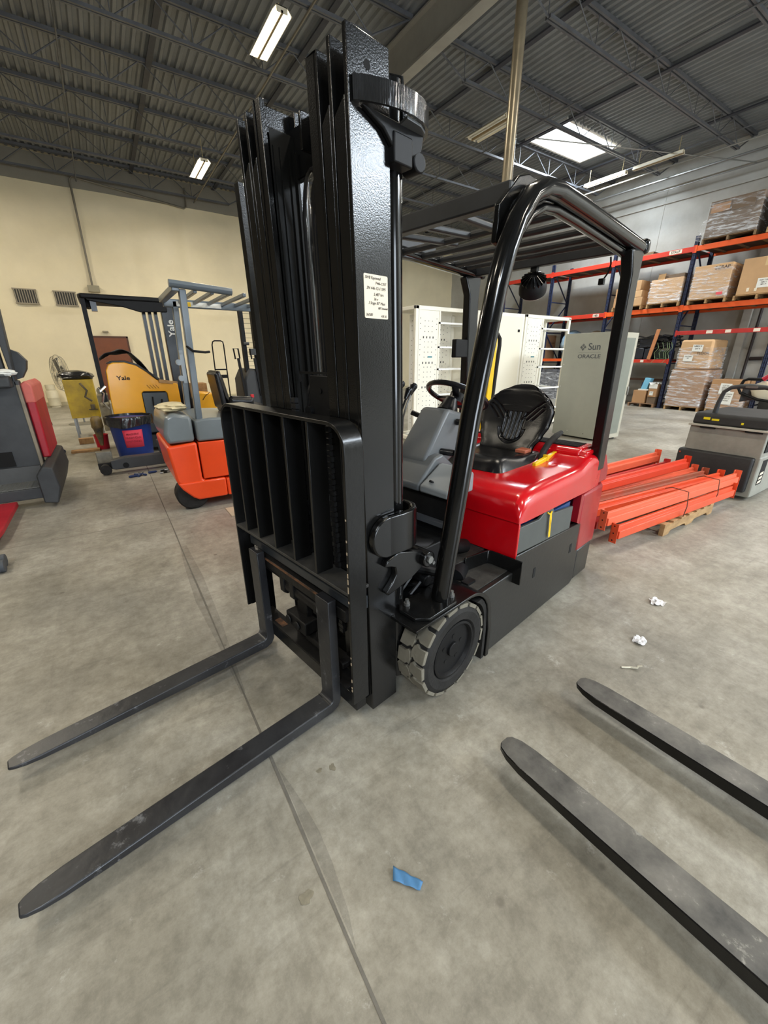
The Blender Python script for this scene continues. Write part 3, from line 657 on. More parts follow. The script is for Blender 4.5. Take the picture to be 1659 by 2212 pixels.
# ---- overhead guard: near tube leg, roof rail, rear post
prf = [(math.cos(a) * (0.034 if 1 else 0), math.sin(a) * 0.040) for a in [2 * PI * i / 14 for i in range(14)]]
M_tube = mat('guard_gloss_black', (0.005, 0.005, 0.005), 0.14, spec=0.35, coat=0.25, var=0.1)
leg = [(-0.372, 0.490, 0.468), (-0.42, 0.496, 0.80), (-0.48, 0.50, 1.20), (-0.575, 0.50, 1.62), (-0.612, 0.50, 1.73), (-0.662, 0.50, 1.83), (-0.735, 0.50, 1.915), (-0.82, 0.50, 1.955), (-0.92, 0.50, 1.968), (-1.10, 0.50, 1.965), (-1.90, 0.50, 1.935)]
part(MB().tube(leg, 1.0, prof=prf, up=(0, 1, 0)), 'guard_side_tube', M_tube)
part(MB().tube([(p[0], -p[1], p[2]) for p in leg], 1.0, prof=prf, up=(0, 1, 0)), 'guard_side_tube', M_tube)
leg2 = [(p[0] - 0.042, 0.478, p[2] - (0.0 if i < 3 else 0.012 * (i - 2) if i < 6 else 0.045)) for i, p in enumerate(leg)]
part(MB().tube(leg2[:10] + [(-1.82, 0.478, 1.888)], 1.0, prof=[(q[0] * 0.5, q[1] * 0.55) for q in prf], up=(0, 1, 0)), 'guard_inner_tube', M_tube)
for s in (1, -1):
    part(MB().hexa([(-2.00, s * 0.468, 0.76), (-1.73, s * 0.468, 0.76), (-1.73, s * 0.530, 0.76), (-2.00, s * 0.530, 0.76), (-1.905, s * 0.468, 1.90), (-1.80, s * 0.468, 1.90), (-1.80, s * 0.530, 1.90), (-1.905, s * 0.530, 1.90)]) if False else
         MB().prism([(-1.93, 0.74), (-1.82, 0.74), (-1.775, 1.80), (-1.72, 1.905), (-1.90, 1.925), (-1.885, 1.78)], 'y', min(s * 0.47, s * 0.53), max(s * 0.47, s * 0.53)), 'guard_rear_post', M_black, bevel=0.010)
part(MB().box(-1.935, -1.88, 0.455, 0.545, 1.905, 1.975).box(-1.935, -1.88, -0.545, -0.455, 1.905, 1.975), 'tube_end_cap', M_black, bevel=0.02, segs=3)
# gusset plate at the front corner of the guard
gs = [(-0.622, 1.772), (-0.628, 1.885), (-0.735, 1.985), (-0.80, 2.005), (-0.90, 2.00), (-0.78, 1.95), (-0.70, 1.87), (-0.66, 1.765)]
part(MB().prism(gs, 'y', 0.430, 0.452), 'corner_gusset', M_black, bevel=0.004)
# roof frame and bars
M_roof = mat('roof_dusty_black', (0.022, 0.024, 0.027), 0.45, base2=(0.010, 0.011, 0.012), vscale=6)
part(MB().box(-0.735, -0.685, -0.50, 0.45, 1.90, 1.965), 'front_roof_beam', M_roof, bevel=0.006)
part(MB().box(-1.87, -1.82, -0.48, 0.48, 1.915, 1.985), 'rear_roof_beam', M_roof, bevel=0.006)
part(MB().box(-1.40, -0.70, -0.52, -0.47, 1.93, 2.03), 'far_roof_rail', M_roof, bevel=0.006)
part(MB().box(-1.86, -1.46, -0.52, -0.47, 1.925, 1.985), 'far_roof_rail', M_roof, bevel=0.006)
for x in (-1.12, -1.28, -1.44, -1.60, -1.72): part(MB().cyl((x, -0.49, 1.955), (x, 0.475, 1.955), 0.017, n=10), 'roof_bar', M_roof)
for (x0, y0, x1, y1) in ((-0.70, -0.30, -1.20, -0.16), (-0.70, -0.10, -1.14, -0.02), (-0.70, 0.12, -1.10, 0.12), (-0.70, 0.30, -1.05, 0.27)):
    part(MB().bar((x0, y0, 1.955), (x1, y1, 1.955), 0.035, 0.028), 'roof_bar', M_roof, bevel=0.008)
part(MB().box(-1.86, -1.66, -0.515, -0.475, 1.40, 1.52).box(-1.83, -1.79, -0.52, -0.50, 1.5, 1.93), 'post_box', M_blackmatte, bevel=0.006)
# work lamp and dangling connector under the rear beam
wl = part(MB().lathe([(0.001, 0.038), (0.035, 0.036), (0.062, 0.018), (0.072, -0.004), (0.072, -0.022), (0.001, -0.022)], (0, 0, 0), 'z', 26), 'work_lamp', M_blackmatte)
wl.location = (-1.85, -0.055, 1.815); wl.rotation_euler = Vector((0.62, 0.32, 0.72)).to_track_quat('Z', 'Y').to_euler(); wl.scale = (1.15, 1.15, 1.7)
fm = MB()
for i in range(18):
    a = 2 * PI * i / 18; fm.bar((0.02 * math.cos(a), 0.02 * math.sin(a), 0.040), (0.064 * math.cos(a), 0.064 * math.sin(a), 0.022), 0.004, 0.012)
part(fm, 'cooling_fins', M_black, wl)
part(MB().lathe([(0.001, -0.028), (0.066, -0.027), (0.070, -0.02)], (0, 0, 0), 'z', 26), 'lamp_lens', mat('milky_lens', S(206, 204, 196), 0.3), wl)
part(MB().box(-1.865, -1.835, -0.075, -0.035, 1.86, 1.92).tube([(-1.85, -0.10, 1.80), (-1.85, -0.13, 1.78), (-1.85, -0.12, 1.755), (-1.85, -0.07, 1.75)], 0.004, n=6), 'lamp_bracket', M_blackmatte)
part(MB().tube([(-1.84, 0.385, 1.905), (-1.84, 0.392, 1.87), (-1.84, 0.385, 1.83), (-1.84, 0.365, 1.80)], 0.0045, n=6).box(-1.852, -1.828, 0.345, 0.372, 1.775, 1.805), 'loose_connector', M_blackmatte)
# ---- chassis, side skirt, floor
sk = [(-0.70, 0.035), (-0.70, 0.22), (-0.66, 0.36), (-0.60, 0.415), (-0.885, 0.415), (-0.885, 0.500), (-1.675, 0.452), (-1.70, 0.05), (-1.66, 0.025)]
def skirt(y0, y1, name='side_skirt'):
    return part(MB().prism(sk, 'y', min(y0, y1), max(y0, y1)), name, mat('skirt_paint', (0.013, 0.013, 0.012), 0.34, var=0.12, vscale=4, bump=0.06, spec=0.4), bevel=0.006)
s1 = skirt(0.515, 0.545); skirt(-0.545, -0.515)
part(MB().box(-1.118, -1.094, 0.5445, 0.5465, 0.295, 0.352).box(-1.578, -1.552, 0.5445, 0.5465, 0.283, 0.340), 'skirt_slots', MATS['deep_black'], s1)
part(MB().box(-1.66, -0.60, -0.52, 0.52, 0.06, 0.40).box(-0.66, -0.30, -0.38, 0.38, 0.12, 0.42), 'chassis', M_blackmatte)
part(MB().box(-0.885, -0.56, -0.515, 0.515, 0.40, 0.418).box(-0.885, -0.58, -0.515, 0.365, 0.418, 0.476), 'floor_plate', mat('gritty_floor', (0.045, 0.042, 0.035), 0.75, base2=(0.015, 0.014, 0.012), vscale=14, spots=(0.2, 0.19, 0.16), spot_scale=40, spot_amt=0.34, bump=0.3, bscale=80))
# step guard: bent plate
sg = [(-0.705, 0.372), (-0.845, 0.396), (-0.862, 0.402), (-0.870, 0.42), (-0.870, 0.588)]
sgb = band(sg, 0.362, 0.490, 0.010); part(sgb, 'step_guard', M_tube, bevel=0.003)
part(MB().cyl((-0.60, 0.38, 0.42), (-0.78, 0.30, 0.42), 0.055, n=16).cyl((-0.60, 0.30, 0.46), (-0.62, 0.30, 0.52), 0.03, n=10).box(-0.66, -0.60, 0.43, 0.47, 0.418, 0.43), 'hose_drum', M_blackmatte)
part(MB().box(-0.62, -0.44, -0.20, 0.34, 0.42, 0.62).box(-0.44, -0.36, 0.02, 0.25, 0.45, 0.60).cyl((-0.40, 0.28, 0.52), (-0.40, 0.40, 0.50), 0.03, n=10).cyl((-0.33, 0.2, 0.42), (-0.5, 0.38, 0.44), 0.018, n=8), 'pump_motor', M_blackmatte, bevel=0.006)
random.seed(5)
hm = MB()
for i in range(6):
    y = 0.05 + 0.06 * i
    hm.tube([(-0.30 - 0.01 * i, y, 0.30), (-0.32, y + 0.02, 0.42 + 0.02 * (i % 3)), (-0.38, y + 0.03, 0.50), (-0.46, y, 0.46), (-0.52, y - 0.02, 0.36)], 0.009, n=6)
part(hm, 'hydraulic_lines', MATS['hose_rubber'])
part(lean(MB().cyl((-0.215, 0.41, 0.22), (-0.215, 0.45, 0.22), 0.036, n=14).box(-0.25, -0.19, 0.424, 0.44, 0.17, 0.28).cyl((-0.21, 0.40, 0.285), (-0.21, 0.445, 0.285), 0.018, n=12)), 'trunnion_clamp', M_blackdirty, bevel=0.004)
# front bulkhead below the dash
part(MB().box(-0.64, -0.62, -0.50, 0.355, 0.42, 0.80).box(-0.66, -0.62, -0.50, 0.355, 0.78, 0.83), 'front_bulkhead', M_blackmatte)
part(MB().box(-0.64, -0.585, -0.48, 0.345, 0.665, 0.685), 'bulkhead_ledge', mat('blue_grey_ledge', (0.055, 0.06, 0.068), 0.5))
# dash covers
part(MB().prism([(-0.60, 0.832), (-0.72, 0.945), (-0.78, 0.955), (-0.98, 0.80), (-0.98, 0.76), (-0.60, 0.80)], 'y', -0.48, 0.150), 'dash_cover', M_grayp, bevel=0.012, segs=3)
part(MB().prism([(-0.60, 0.834), (-0.74, 0.915), (-0.76, 0.915), (-0.80, 0.89), (-0.80, 0.80), (-0.60, 0.80)], 'y', 0.155, 0.325), 'dash_cover', mat('light_grey_plastic', S(126, 130, 132), 0.45, var=0.04), bevel=0.010, segs=3)
part(MB().cyl((-0.628, 0.205, 0.853), (-0.632, 0.205, 0.857), 0.013, n=14), 'cover_screw_recess', M_blackmatte)
# steering cowl, column and wheel
cw = MB()
prof_c = [(-0.690, 0.905), (-0.700, 0.94), (-0.865, 1.150), (-0.885, 1.160), (-1.00, 1.130), (-1.04, 1.09), (-1.03, 1.00), (-0.95, 0.925), (-0.87, 0.885)]
cw.prism(prof_c, 'y', -0.095, 0.105)
for v in cw.bm.verts:
    if v.co.z > 1.05: v.co.y *= 0.86
part(cw, 'steering_cowl', M_grayp, bevel=0.018, segs=3)
part(MB().cyl((-0.985, 0, 1.13), (-1.02, 0, 1.195), 0.058, 0.030, n=20), 'column_boot', M_vinyl)
swp = MB(); R_ = Matrix.Translation((-1.065, 0, 1.205)) @ Matrix.Rotation(math.radians(-28), 4, 'Y')
ringp = [(0.165 * math.cos(a), 0.165 * math.sin(a), 0) for a in [2 * PI * i / 36 for i in range(36)]]
swp.tube(ringp, 0.0135, n=10, closed=True); swp.cyl((0, 0, -0.035), (0, 0, 0.012), 0.040, n=20)
for a in (0.5, 2.2, 4.4): swp.bar((0.03 * math.cos(a), 0.03 * math.sin(a), -0.008), (0.16 * math.cos(a), 0.16 * math.sin(a), 0.0), 0.035, 0.014)
swp.xf(R_); part(swp, 'steering_wheel', M_vinyl, bevel=0.0)
part(MB().cyl((-0.94, 0.10, 1.09), (-0.955, 0.165, 1.09), 0.017, 0.011, n=12).ball((-0.955, 0.17, 1.09), 0.018), 'turn_lever', M_vinyl)
part(MB().cyl((-0.90, -0.10, 1.10), (-0.88, -0.16, 1.12), 0.014, n=12), 'key_switch', M_vinyl)
part(MB().cyl((-0.82, 0.10, 0.955), (-0.85, 0.155, 0.95), 0.017, n=14).tube([(-0.85, 0.155, 0.95), (-0.90, 0.17, 0.93), (-0.96, 0.17, 0.90)], [0.016, 0.022, 0.012], n=10), 'tilt_lever', M_vinyl)
for k, (x, y, z) in enumerate(((-0.935, -0.305, 1.250), (-0.985, -0.29, 1.212), (-1.035, -0.30, 1.232))):
    lv = part(MB().tube([(x + 0.09, y, 0.86), (x + 0.08, y, z - 0.16), (x + 0.05, y, z - 0.09), (x + 0.01, y, z - 0.02)], 0.006, n=8), 'hydraulic_lever', M_steel if k == 2 else M_blackmatte)
    part(MB().tube([(x + 0.022, y, z - 0.035), (x + 0.01, y, z - 0.015), (x - 0.008, y, z + 0.012), (x - 0.016, y, z + 0.022)], [0.010, 0.015, 0.023, 0.018], n=12), 'lever_knob', M_vinyl, lv)
# ---- red hood with rounded shoulders
def hood_ring(x, hw, zt, zb, r, dip=0.0):
    pts = [(x, -hw, zb)]
    for a in [PI - i * PI / 12 for i in range(7)]: pts.append((x, -hw + r + r * math.cos(a), zt - r + r * math.sin(a)))
    for f in (-0.6, -0.3, 0, 0.3, 0.6): pts.append((x, hw * f, zt - dip * (1 - abs(f))))
    for a in [PI / 2 - i * PI / 12 for i in range(7)]: pts.append((x, hw - r + r * math.cos(a), zt - r + r * math.sin(a)))
    pts.append((x, hw, zb))
    return pts
rings = [hood_ring(-0.872, 0.535, 0.695, 0.672, 0.02), hood_ring(-0.874, 0.541, 0.725, 0.670, 0.035), hood_ring(-0.890, 0.545, 0.765, 0.668, 0.055), hood_ring(-0.930, 0.546, 0.792, 0.666, 0.065), hood_ring(-1.02, 0.546, 0.806, 0.664, 0.07, 0.01), hood_ring(-1.2, 0.545, 0.812, 0.660, 0.07, 0.02), hood_ring(-1.5, 0.542, 0.812, 0.652, 0.062, 0.02), hood_ring(-1.60, 0.540, 0.815, 0.648, 0.058), hood_ring(-1.68, 0.538, 0.845, 0.645, 0.055), hood_ring(-1.74, 0.535, 0.850, 0.642, 0.05), hood_ring(-1.90, 0.525, 0.840, 0.638, 0.05)]
hood = part(MB().loft(rings), 'hood', M_red, angle=0.75, bevel=0.003)
part(MB().box(-0.897, -0.882, -0.53, 0.541, 0.478, 0.672), 'hood_front_panel', M_red, bevel=0.004)
lv_ = MB().prism([(-1.70, 0.84), (-1.70, 0.865), (-1.73, 0.888), (-1.90, 0.893), (-1.91, 0.84)], 'y', -0.36, 0.45)
lvr = part(lv_, 'louvre_cover', M_red, bevel=0.012, segs=3)
sm_ = MB()
for i in range(6): sm_.box(-1.755 - 0.024 * i, -1.743 - 0.024 * i, -0.30, 0.42, 0.8880, 0.8955)
part(sm_, 'louvre_slots', MATS['deep_black'], lvr)
part(MB().prism([(-1.70, 0.845), (-1.72, 0.875), (-1.82, 0.875), (-1.84, 0.845)], 'y', 0.435, 0.49), 'hood_latch', M_red, bevel=0.008)
part(MB().box(-1.915, -1.905, -0.50, 0.48, 0.86, 0.872), 'rear_seam', MATS['deep_black'])
# battery
bt = part(MB().prism([(-0.893, 0.505), (-0.893, 0.645), (-1.09, 0.633), (-1.135, 0.655), (-1.15, 0.668), (-1.23, 0.668), (-1.26, 0.625), (-1.505, 0.60), (-1.505, 0.462)], 'y', 0.525, 0.541), 'battery_tray', mat('battery_grey', S(74, 78, 76), 0.5, var=0.1), bevel=0.003)
part(MB().box(-1.50, -0.91, -0.50, 0.522, 0.40, 0.625), 'battery_cells', mat('battery_blue', S(28, 62, 112), 0.5))
part(MB().tube([(-1.165, 0.543, 0.652), (-1.18, 0.552, 0.64), (-1.205, 0.548, 0.648), (-1.215, 0.543, 0.635)], 0.004, n=6).surf(lambda u, v: (-1.198 + 0.012 * u * (1 - v) + 0.03 * v * v - 0.01 * v - 0.006, 0.549 + 0.006 * math.sin(3 * v), 0.645 - 0.135 * v), 2, 8).surf(lambda u, v: (-1.20 + 0.022 * u - 0.02 * v, 0.552, 0.642 - 0.14 * v), 1, 6), 'inspection_tag', M_yellow)
# counterweight
cwp = [(-1.64, -0.545), (-1.64, 0.545), (-1.93, 0.545), (-2.00, 0.515), (-2.06, 0.42), (-2.06, -0.42), (-2.00, -0.515), (-1.93, -0.545)]
part(MB().prism(cwp, 'z', 0.25, 0.640), 'counterweight', mat('red_counterweight', S(150, 16, 26), 0.35, var=0.08, vscale=3, bump=0.12, bscale=14, coat=0.2), bevel=0.014, segs=3)
cw2 = MB().prism([(-1.90, 0.64), (-1.905, 0.83), (-1.93, 0.855), (-1.985, 0.82), (-2.055, 0.72), (-2.06, 0.64)], 'y', -0.52, 0.52)
part(cw2, 'counterweight_crest', MATS['red_counterweight'], bevel=0.014, segs=3)
part(MB().prism([(-1.635, 0.452), (-1.635, 0.640), (-1.60, 0.645), (-1.60, 0.47)], 'y', 0.50, 0.544), 'side_return', MATS['red_counterweight'])
part(MB().prism([(p[0] * 1.0 if p[0] > -1.9 else p[0] + 0.012, p[1] * 0.99) for p in [(-1.705, -0.545), (-1.705, 0.545), (-1.93, 0.545), (-2.00, 0.515), (-2.05, 0.42), (-2.05, -0.42), (-2.00, -0.515), (-1.93, -0.545)]], 'z', 0.03, 0.248), 'lower_counterweight', MATS['skirt_paint'], bevel=0.012)
# ---- seat
def cushion(u, v):
    x = -1.15 - 0.52 * u; y = -0.255 + 0.51 * v
    e = (math.sin(PI * v) ** 0.35) * (min(1, (u / 0.10)) ** 0.5) 
    bol = 0.030 * (math.exp(-((v - 0.08) / 0.12) ** 2) + math.exp(-((v - 0.92) / 0.12) ** 2))
    z = 0.800 + e * (0.060 + bol - 0.015 * math.sin(PI * v) + 0.022 * math.exp(-((u - 0.22) / 0.15) ** 2) - 0.02 * u)
    return (x - 0.0, y, z)
scu = MB().surf(cushion, 22, 22)
for v in list(scu.bm.verts): pass
seat = part(scu, 'seat_cushion', M_vinyl, angle=1.2)
part(MB().prism([(-1.18, -0.245), (-1.15, -0.20), (-1.15, 0.20), (-1.18, 0.245), (-1.67, 0.252), (-1.67, -0.252)], 'z', 0.745, 0.812), 'seat_pan', M_vinyl, bevel=0.022, segs=3)
part(MB().box(-1.62, -1.24, -0.18, 0.20, 0.70, 0.738), 'seat_suspension', M_blackmatte)
def back(u, v):                        # u across, v up
    K_ = ((0, 0.185), (0.15, 0.19), (0.30, 0.222), (0.45, 0.246), (0.62, 0.252), (0.78, 0.236), (0.88, 0.205), (0.95, 0.165), (1.0, 0.11)); wv = 0.11
    for (a0, w0), (a1, w1) in zip(K_, K_[1:]):
        if a0 <= v <= a1: q_ = (v - a0) / (a1 - a0); q_ = q_ * q_ * (3 - 2 * q_); wv = w0 + (w1 - w0) * q_; break
    y = (2 * u - 1) * wv
    z = 0.80 + 0.435 * v - (0.035 * (abs(2 * u - 1) ** 3) if v > 0.7 else 0)
    x = -1.635 - 0.17 * v - 0.02 * math.sin(PI * v) + 0.045 * abs(2 * u - 1) ** 2.4
    g = 0
    for (gy, ga) in ((-0.06, 1), (-0.03, 1), (0.0, 1), (0.03, 1), (0.06, 1)):
        if 0.22 < v < 0.62: g += 0.012 * math.exp(-((y - gy * (1 + max(0, (v - 0.45)) * 1.2)) / 0.0075) ** 2)
    if v >= 0.5:
        for q in (0.0, 0.09, 0.18):
            ly = 0.045 + (v - 0.50) * 0.42 + q * 0.42
            g += 0.012 * math.exp(-((abs(y) - ly) / 0.006) ** 2) * (1 if 0.5 < v < 0.84 - q * 0.9 else 0)
    r_ = math.hypot(y, (z - 0.965) * 1.0)
    if z < 0.965: g += 0.012 * math.exp(-((r_ - 0.085) / 0.008) ** 2)
    e = (1 - abs(2 * u - 1) ** 10) * (1 - (2 * v - 1) ** 14)
    return (x + 0.030 * e - g * 0.9, y, z)
part(MB().surf(back, 150, 150), 'seat_backrest', M_vinyl, angle=1.4)
def backr(u, v):
    p = back(u, v); return (p[0] - 0.05 * (1 - abs(2 * u - 1) ** 6) * (1 - (2 * v - 1) ** 10) - 0.02, p[1], p[2])
part(MB().surf(backr, 24, 24), 'seat_back_shell', M_vinyl, angle=1.4)
part(MB().tube([(-1.645, 0.215, 0.80), (-1.600, 0.262, 0.775), (-1.630, 0.275, 0.86), (-1.680, 0.272, 0.905)], 0.011, n=10), 'armrest_bracket', M_blackmatte)
part(MB().tube([(-1.570, 0.272, 0.815), (-1.600, 0.274, 0.86), (-1.670, 0.274, 0.91), (-1.760, 0.272, 0.935), (-1.830, 0.270, 0.950)], [0.012, 0.018, 0.020, 0.019, 0.014], n=12), 'hip_restraint', M_rubber)
part(MB().tube([(-1.570, -0.272, 0.815), (-1.600, -0.274, 0.87), (-1.650, -0.274, 0.92), (-1.700, -0.272, 0.94)], [0.012, 0.018, 0.020, 0.014], n=12), 'hip_restraint', M_rubber)
part(MB().box(-1.600, -1.52, 0.13, 0.20, 0.845, 0.868), 'seat_belt', mat('orange_belt', S(168, 92, 66), 0.5), bevel=0.005)
part(MB().tube([(-1.460, 0.285, 0.755), (-1.540, 0.29, 0.762)], 0.012, n=8).bar((-1.45, 0.30, 0.80), (-1.76, 0.305, 0.84), 0.022, 0.040).box(-1.60, -1.58, 0.285, 0.318, 0.79, 0.848), 'yellow_lever', M_yellow, bevel=0.003)
# ---- handwritten note on the mast side
nt_ = lean(MB().prism([(p[0], p[1]) for p in rrect(-0.118, -0.028, 1.505, 1.615, 0.004, 3)], 'y', 0.4241, 0.4250))
note = part(nt_, 'handwritten_note', M_paper)
def ink(s, x, z, sz, name='handwriting', sx=1.0):
    o = text(s, sz, M_ink, note, (x - 0.0139, 0.4256, z), (PI / 2, 0, PI), name=name, sx=sx, align='LEFT', shear=0.25, depth=0.0002)
    return o
for s, x, z, sz, sx in (('SWB Raymond', -0.030, 1.606, 0.0105, 0.9), ('7446-C35T', -0.068, 1.594, 0.0095, 0.95), ('SN 446-12-11595', -0.036, 1.581, 0.0105, 0.95), ('5,487 hrs', -0.062, 1.566, 0.0105, 0.95),
                        ('36 v', -0.062, 1.554, 0.0105, 0.9), ('3 Stage 83" Mast', -0.042, 1.544, 0.0100, 0.95), ("188\" Extended", -0.078, 1.532, 0.0085, 0.75), ('36/500', -0.032, 1.514, 0.0100, 0.9), ('4.8.16', -0.090, 1.512, 0.0095, 0.9)):
    ink(s, x, z, sz, sx=sx)
# ================================================================ OTHER MACHINES
# ---- the two fork blades reaching in from the right
def floor_fork(x0, y0, label):
    t = thing('fork_blade', label, 'forklift fork', (x0, y0, 0), math.radians(-90 + 4.0), 'fork blades reaching in from the right')
    rs = [[(0.0, -0.018, 0.092), (0.0, 0.018, 0.092), (0.0, 0.018, 0.080), (0.0, -0.018, 0.080)]]; ol = [(0.001, 0.016, 0.0925)]
    for x, hh, zt, zb in ((0.012, 0.034, 0.094, 0.076), (0.045, 0.046, 0.096, 0.070), (0.10, 0.052, 0.097, 0.064), (0.35, 0.054, 0.100, 0.056), (0.8, 0.054, 0.102, 0.052), (1.25, 0.054, 0.104, 0.05)):
        rs.append([(x, -hh, zt), (x, hh, zt), (x, hh, zb), (x, -hh, zb)]); ol.append((x, hh - 0.002, zt))
    MB().loft(rs).obj('blade', M_black, t, bevel=0.003)
    m = MB(); L_ = [m.bm.verts.new((p[0], -p[1], p[2] + 0.0008)) for p in ol]; R_ = [m.bm.verts.new((p[0], p[1], p[2] + 0.0008)) for p in ol]
    for k in range(len(ol) - 1): m.bm.faces.new((L_[k], L_[k + 1], R_[k + 1], R_[k]))
    m.obj('worn_top', M_forkdusty, t)
    return t
floor_fork(0.955, 0.655, 'dusty worn fork blade reaching in from the right, the lower one nearest the camera')
floor_fork(1.455, 0.675, 'dusty worn fork blade reaching in from the right, the upper one beyond its twin')

# ---- orange and grey counterbalance forklift behind the mast
OF = thing('forklift', 'orange forklift with grey top and grey overhead guard, tan cloth on its rear', 'forklift', (0.34, 4.12, 0))
M_or = mat('orange_paint', S(236, 74, 22), 0.35, var=0.06, vscale=3, bump=0.14, bscale=18, coat=0.25)
M_org = mat('orange_truck_grey', S(112, 120, 124), 0.3, var=0.07, vscale=3, coat=0.3)
M_guard = mat('guard_grey', S(96, 106, 114), 0.35, var=0.08, vscale=5, coat=0.2)
def opart(mb, n, m=M_or, p=OF, **k): return mb.obj(n, m, p, **k)
opart(MB().prism([(0.12, 0.20), (0.03, 0.30), (0.0, 0.64), (0.26, 0.66), (0.26, 0.30), (0.30, 0.28), (0.30, 0.12)], 'y', 0.0, 0.95), 'counterweight', bevel=0.035, segs=3)
opart(MB().prism([(0.02, 0.66), (0.0, 0.76), (0.03, 0.90), (0.10, 0.935), (0.25, 0.90), (0.25, 0.665)], 'y', 0.01, 0.94), 'rear_cowl', M_org, bevel=0.03, segs=3)
opart(MB().box(0.272, 0.62, 0.0, 0.95, 0.30, 0.655), 'side_panel', bevel=0.008)
opart(MB().prism([(0.272, 0.665), (0.272, 0.86), (0.40, 0.875), (1.6, 0.83), (1.6, 0.665)], 'y', 0.0, 0.95), 'hood', M_org, bevel=0.02, segs=3)
opart(MB().prism([(0.15, 0.13), (0.07, 0.22), (0.035, 0.285), (0.47, 0.285), (0.47, 0.10), (0.20, 0.10)], 'y', -0.012, 0.96), 'lower_skirt', bevel=0.015)
opart(MB().box(0.475, 1.5, -0.012, 0.96, 0.10, 0.275), 'lower_skirt', bevel=0.012)
opart(MB().box(0.63, 1.5, 0.01, 0.9, 0.285, 0.66), 'battery', mat('battery_case_blue', S(24, 58, 128), 0.45, var=0.08))
opart(MB().cyl((0.94, 0.008, 0.47), (0.94, 0.0, 0.47), 0.028, n=16), 'yellow_round_label', M_yellow)
opart(MB().box(0.74, 0.765, 0.004, 0.012, 0.575, 0.59), 'white_label', M_white)
text('TOYOTA', 0.075, M_white, OF, (0.72, -0.003, 0.735), (PI / 2, 0, 0), name='side_lettering', bold=0.002, sx=1.15)
opart(MB().cyl((1.35, -0.02, 0.19), (1.35, 0.16, 0.19), 0.19, n=28), 'drive_tyre', M_rubber)
opart(MB().cyl((0.155, 0.04, 0.15), (0.155, 0.20, 0.15), 0.15, n=28), 'rear_tyre', M_rubber, bevel=0.015)
def opost(xb_, xt_, y, n='guard_post'): return opart(MB().hexa([(xb_, y, 0.76), (xb_ + 0.055, y, 0.76), (xb_ + 0.055, y + 0.07, 0.76), (xb_, y + 0.07, 0.76), (xt_, y, 1.95), (xt_ + 0.055, y, 1.95), (xt_ + 0.055, y + 0.07, 1.95), (xt_, y + 0.07, 1.95)]), n, M_guard, bevel=0.006)
opost(0.295, 0.33, 0.05); opost(0.33, 0.385, 0.90)
opost(1.32, 1.20, 0.90)
opart(MB().tube([(0.255, 0.03, 1.985), (0.76, 0.03, 1.955)], 1.0, prof=[(0.035 * math.cos(a), 0.03 * math.sin(a)) for a in [2 * PI * i / 12 for i in range(12)]]), 'roof_edge_tube', M_guard)
opart(MB().tube([(0.93, 0.03, 1.945), (1.4, 0.03, 1.93)], 1.0, prof=[(0.035 * math.cos(a), 0.03 * math.sin(a)) for a in [2 * PI * i / 12 for i in range(12)]]), 'roof_edge_tube', M_guard)
opart(MB().box(0.27, 0.33, 0.03, 0.95, 1.93, 1.98).box(0.30, 1.40, 0.90, 0.95, 1.89, 1.965), 'roof_frame', M_guard, bevel=0.006)
for i in range(7): opart(MB().box(0.44 + 0.14 * i, 0.47 + 0.14 * i, 0.04, 0.92, 1.925, 1.955), 'roof_bar', M_guard, bevel=0.004)
opart(MB().box(0.42, 0.86, 0.892, 0.899, 1.90, 1.945), 'warning_strip', M_white)
opart(MB().box(0.515, 0.555, 0.888, 0.893, 1.902, 1.943), 'yellow_warning_patch', M_yellow)
def oseat(u, v):
    y = 0.26 + 0.42 * u; e = (1 - abs(2 * u - 1) ** 6) * (1 - (2 * v - 1) ** 10)
    return (0.66 + 0.05 * e - 0.07 * v + 0.0, y, 0.92 + 0.36 * v)
opart(MB().surf(oseat, 18, 18).prism([(0.60, 0.90), (0.56, 1.26), (0.62, 1.29), (0.66, 0.94)], 'y', 0.27, 0.67), 'seat_backrest', M_vinyl, bevel=0.02, segs=3, angle=1.2)
opart(MB().box(0.62, 1.05, 0.26, 0.68, 0.86, 0.94).cyl((0.66, 0.24, 1.00), (0.90, 0.22, 0.98), 0.05, n=12), 'seat_cushion', M_vinyl, bevel=0.03, segs=3)
opart(MB().box(0.88, 0.91, 0.22, 0.25, 1.02, 1.05), 'red_switch', mat('red_plastic', S(196, 30, 40), 0.4))
opart(MB().tube([(0.32, 0.06, 1.50), (0.36, 0.02, 1.46), (0.46, 0.02, 1.45), (0.50, 0.04, 1.455)], 0.011, n=8), 'grab_handle', M_blackmatte)
opart(MB().box(0.36, 0.395, 0.85, 0.90, 1.15, 1.48).cyl((0.34, 0.83, 1.36), (0.34, 0.87, 1.36), 0.03, n=10).cyl((0.34, 0.83, 1.20), (0.34, 0.87, 1.20), 0.03, n=10), 'post_bracket', M_org)
cl = MB(); random.seed(11)
def rumple(cx, cy, cz, rx, ry, rz, seed, nu=16, nv=14, amp=0.3):
    rd = random.Random(seed); ph = [rd.uniform(0, 6.28) for _ in range(9)]
    def f(u, v):
        a = 2 * PI * v; p = PI * u
        k = 1 + amp * (math.sin(3 * a + ph[0]) * math.sin(2 * p + ph[1]) + 0.6 * math.sin(7 * a + ph[2] + 3 * p) * math.sin(p) + 0.4 * math.sin(11 * p + ph[3] + 2 * a) * math.sin(p) + 0.3 * math.sin(13 * a + ph[4] - 5 * p) * math.sin(p)) * 0.6
        return (cx + rx * k * math.sin(p) * math.cos(a), cy + ry * k * math.sin(p) * math.sin(a), cz - rz * math.cos(p) * (0.7 + 0.3 * k))
    return MB().surf(f, nu, nv, closed_v=True)
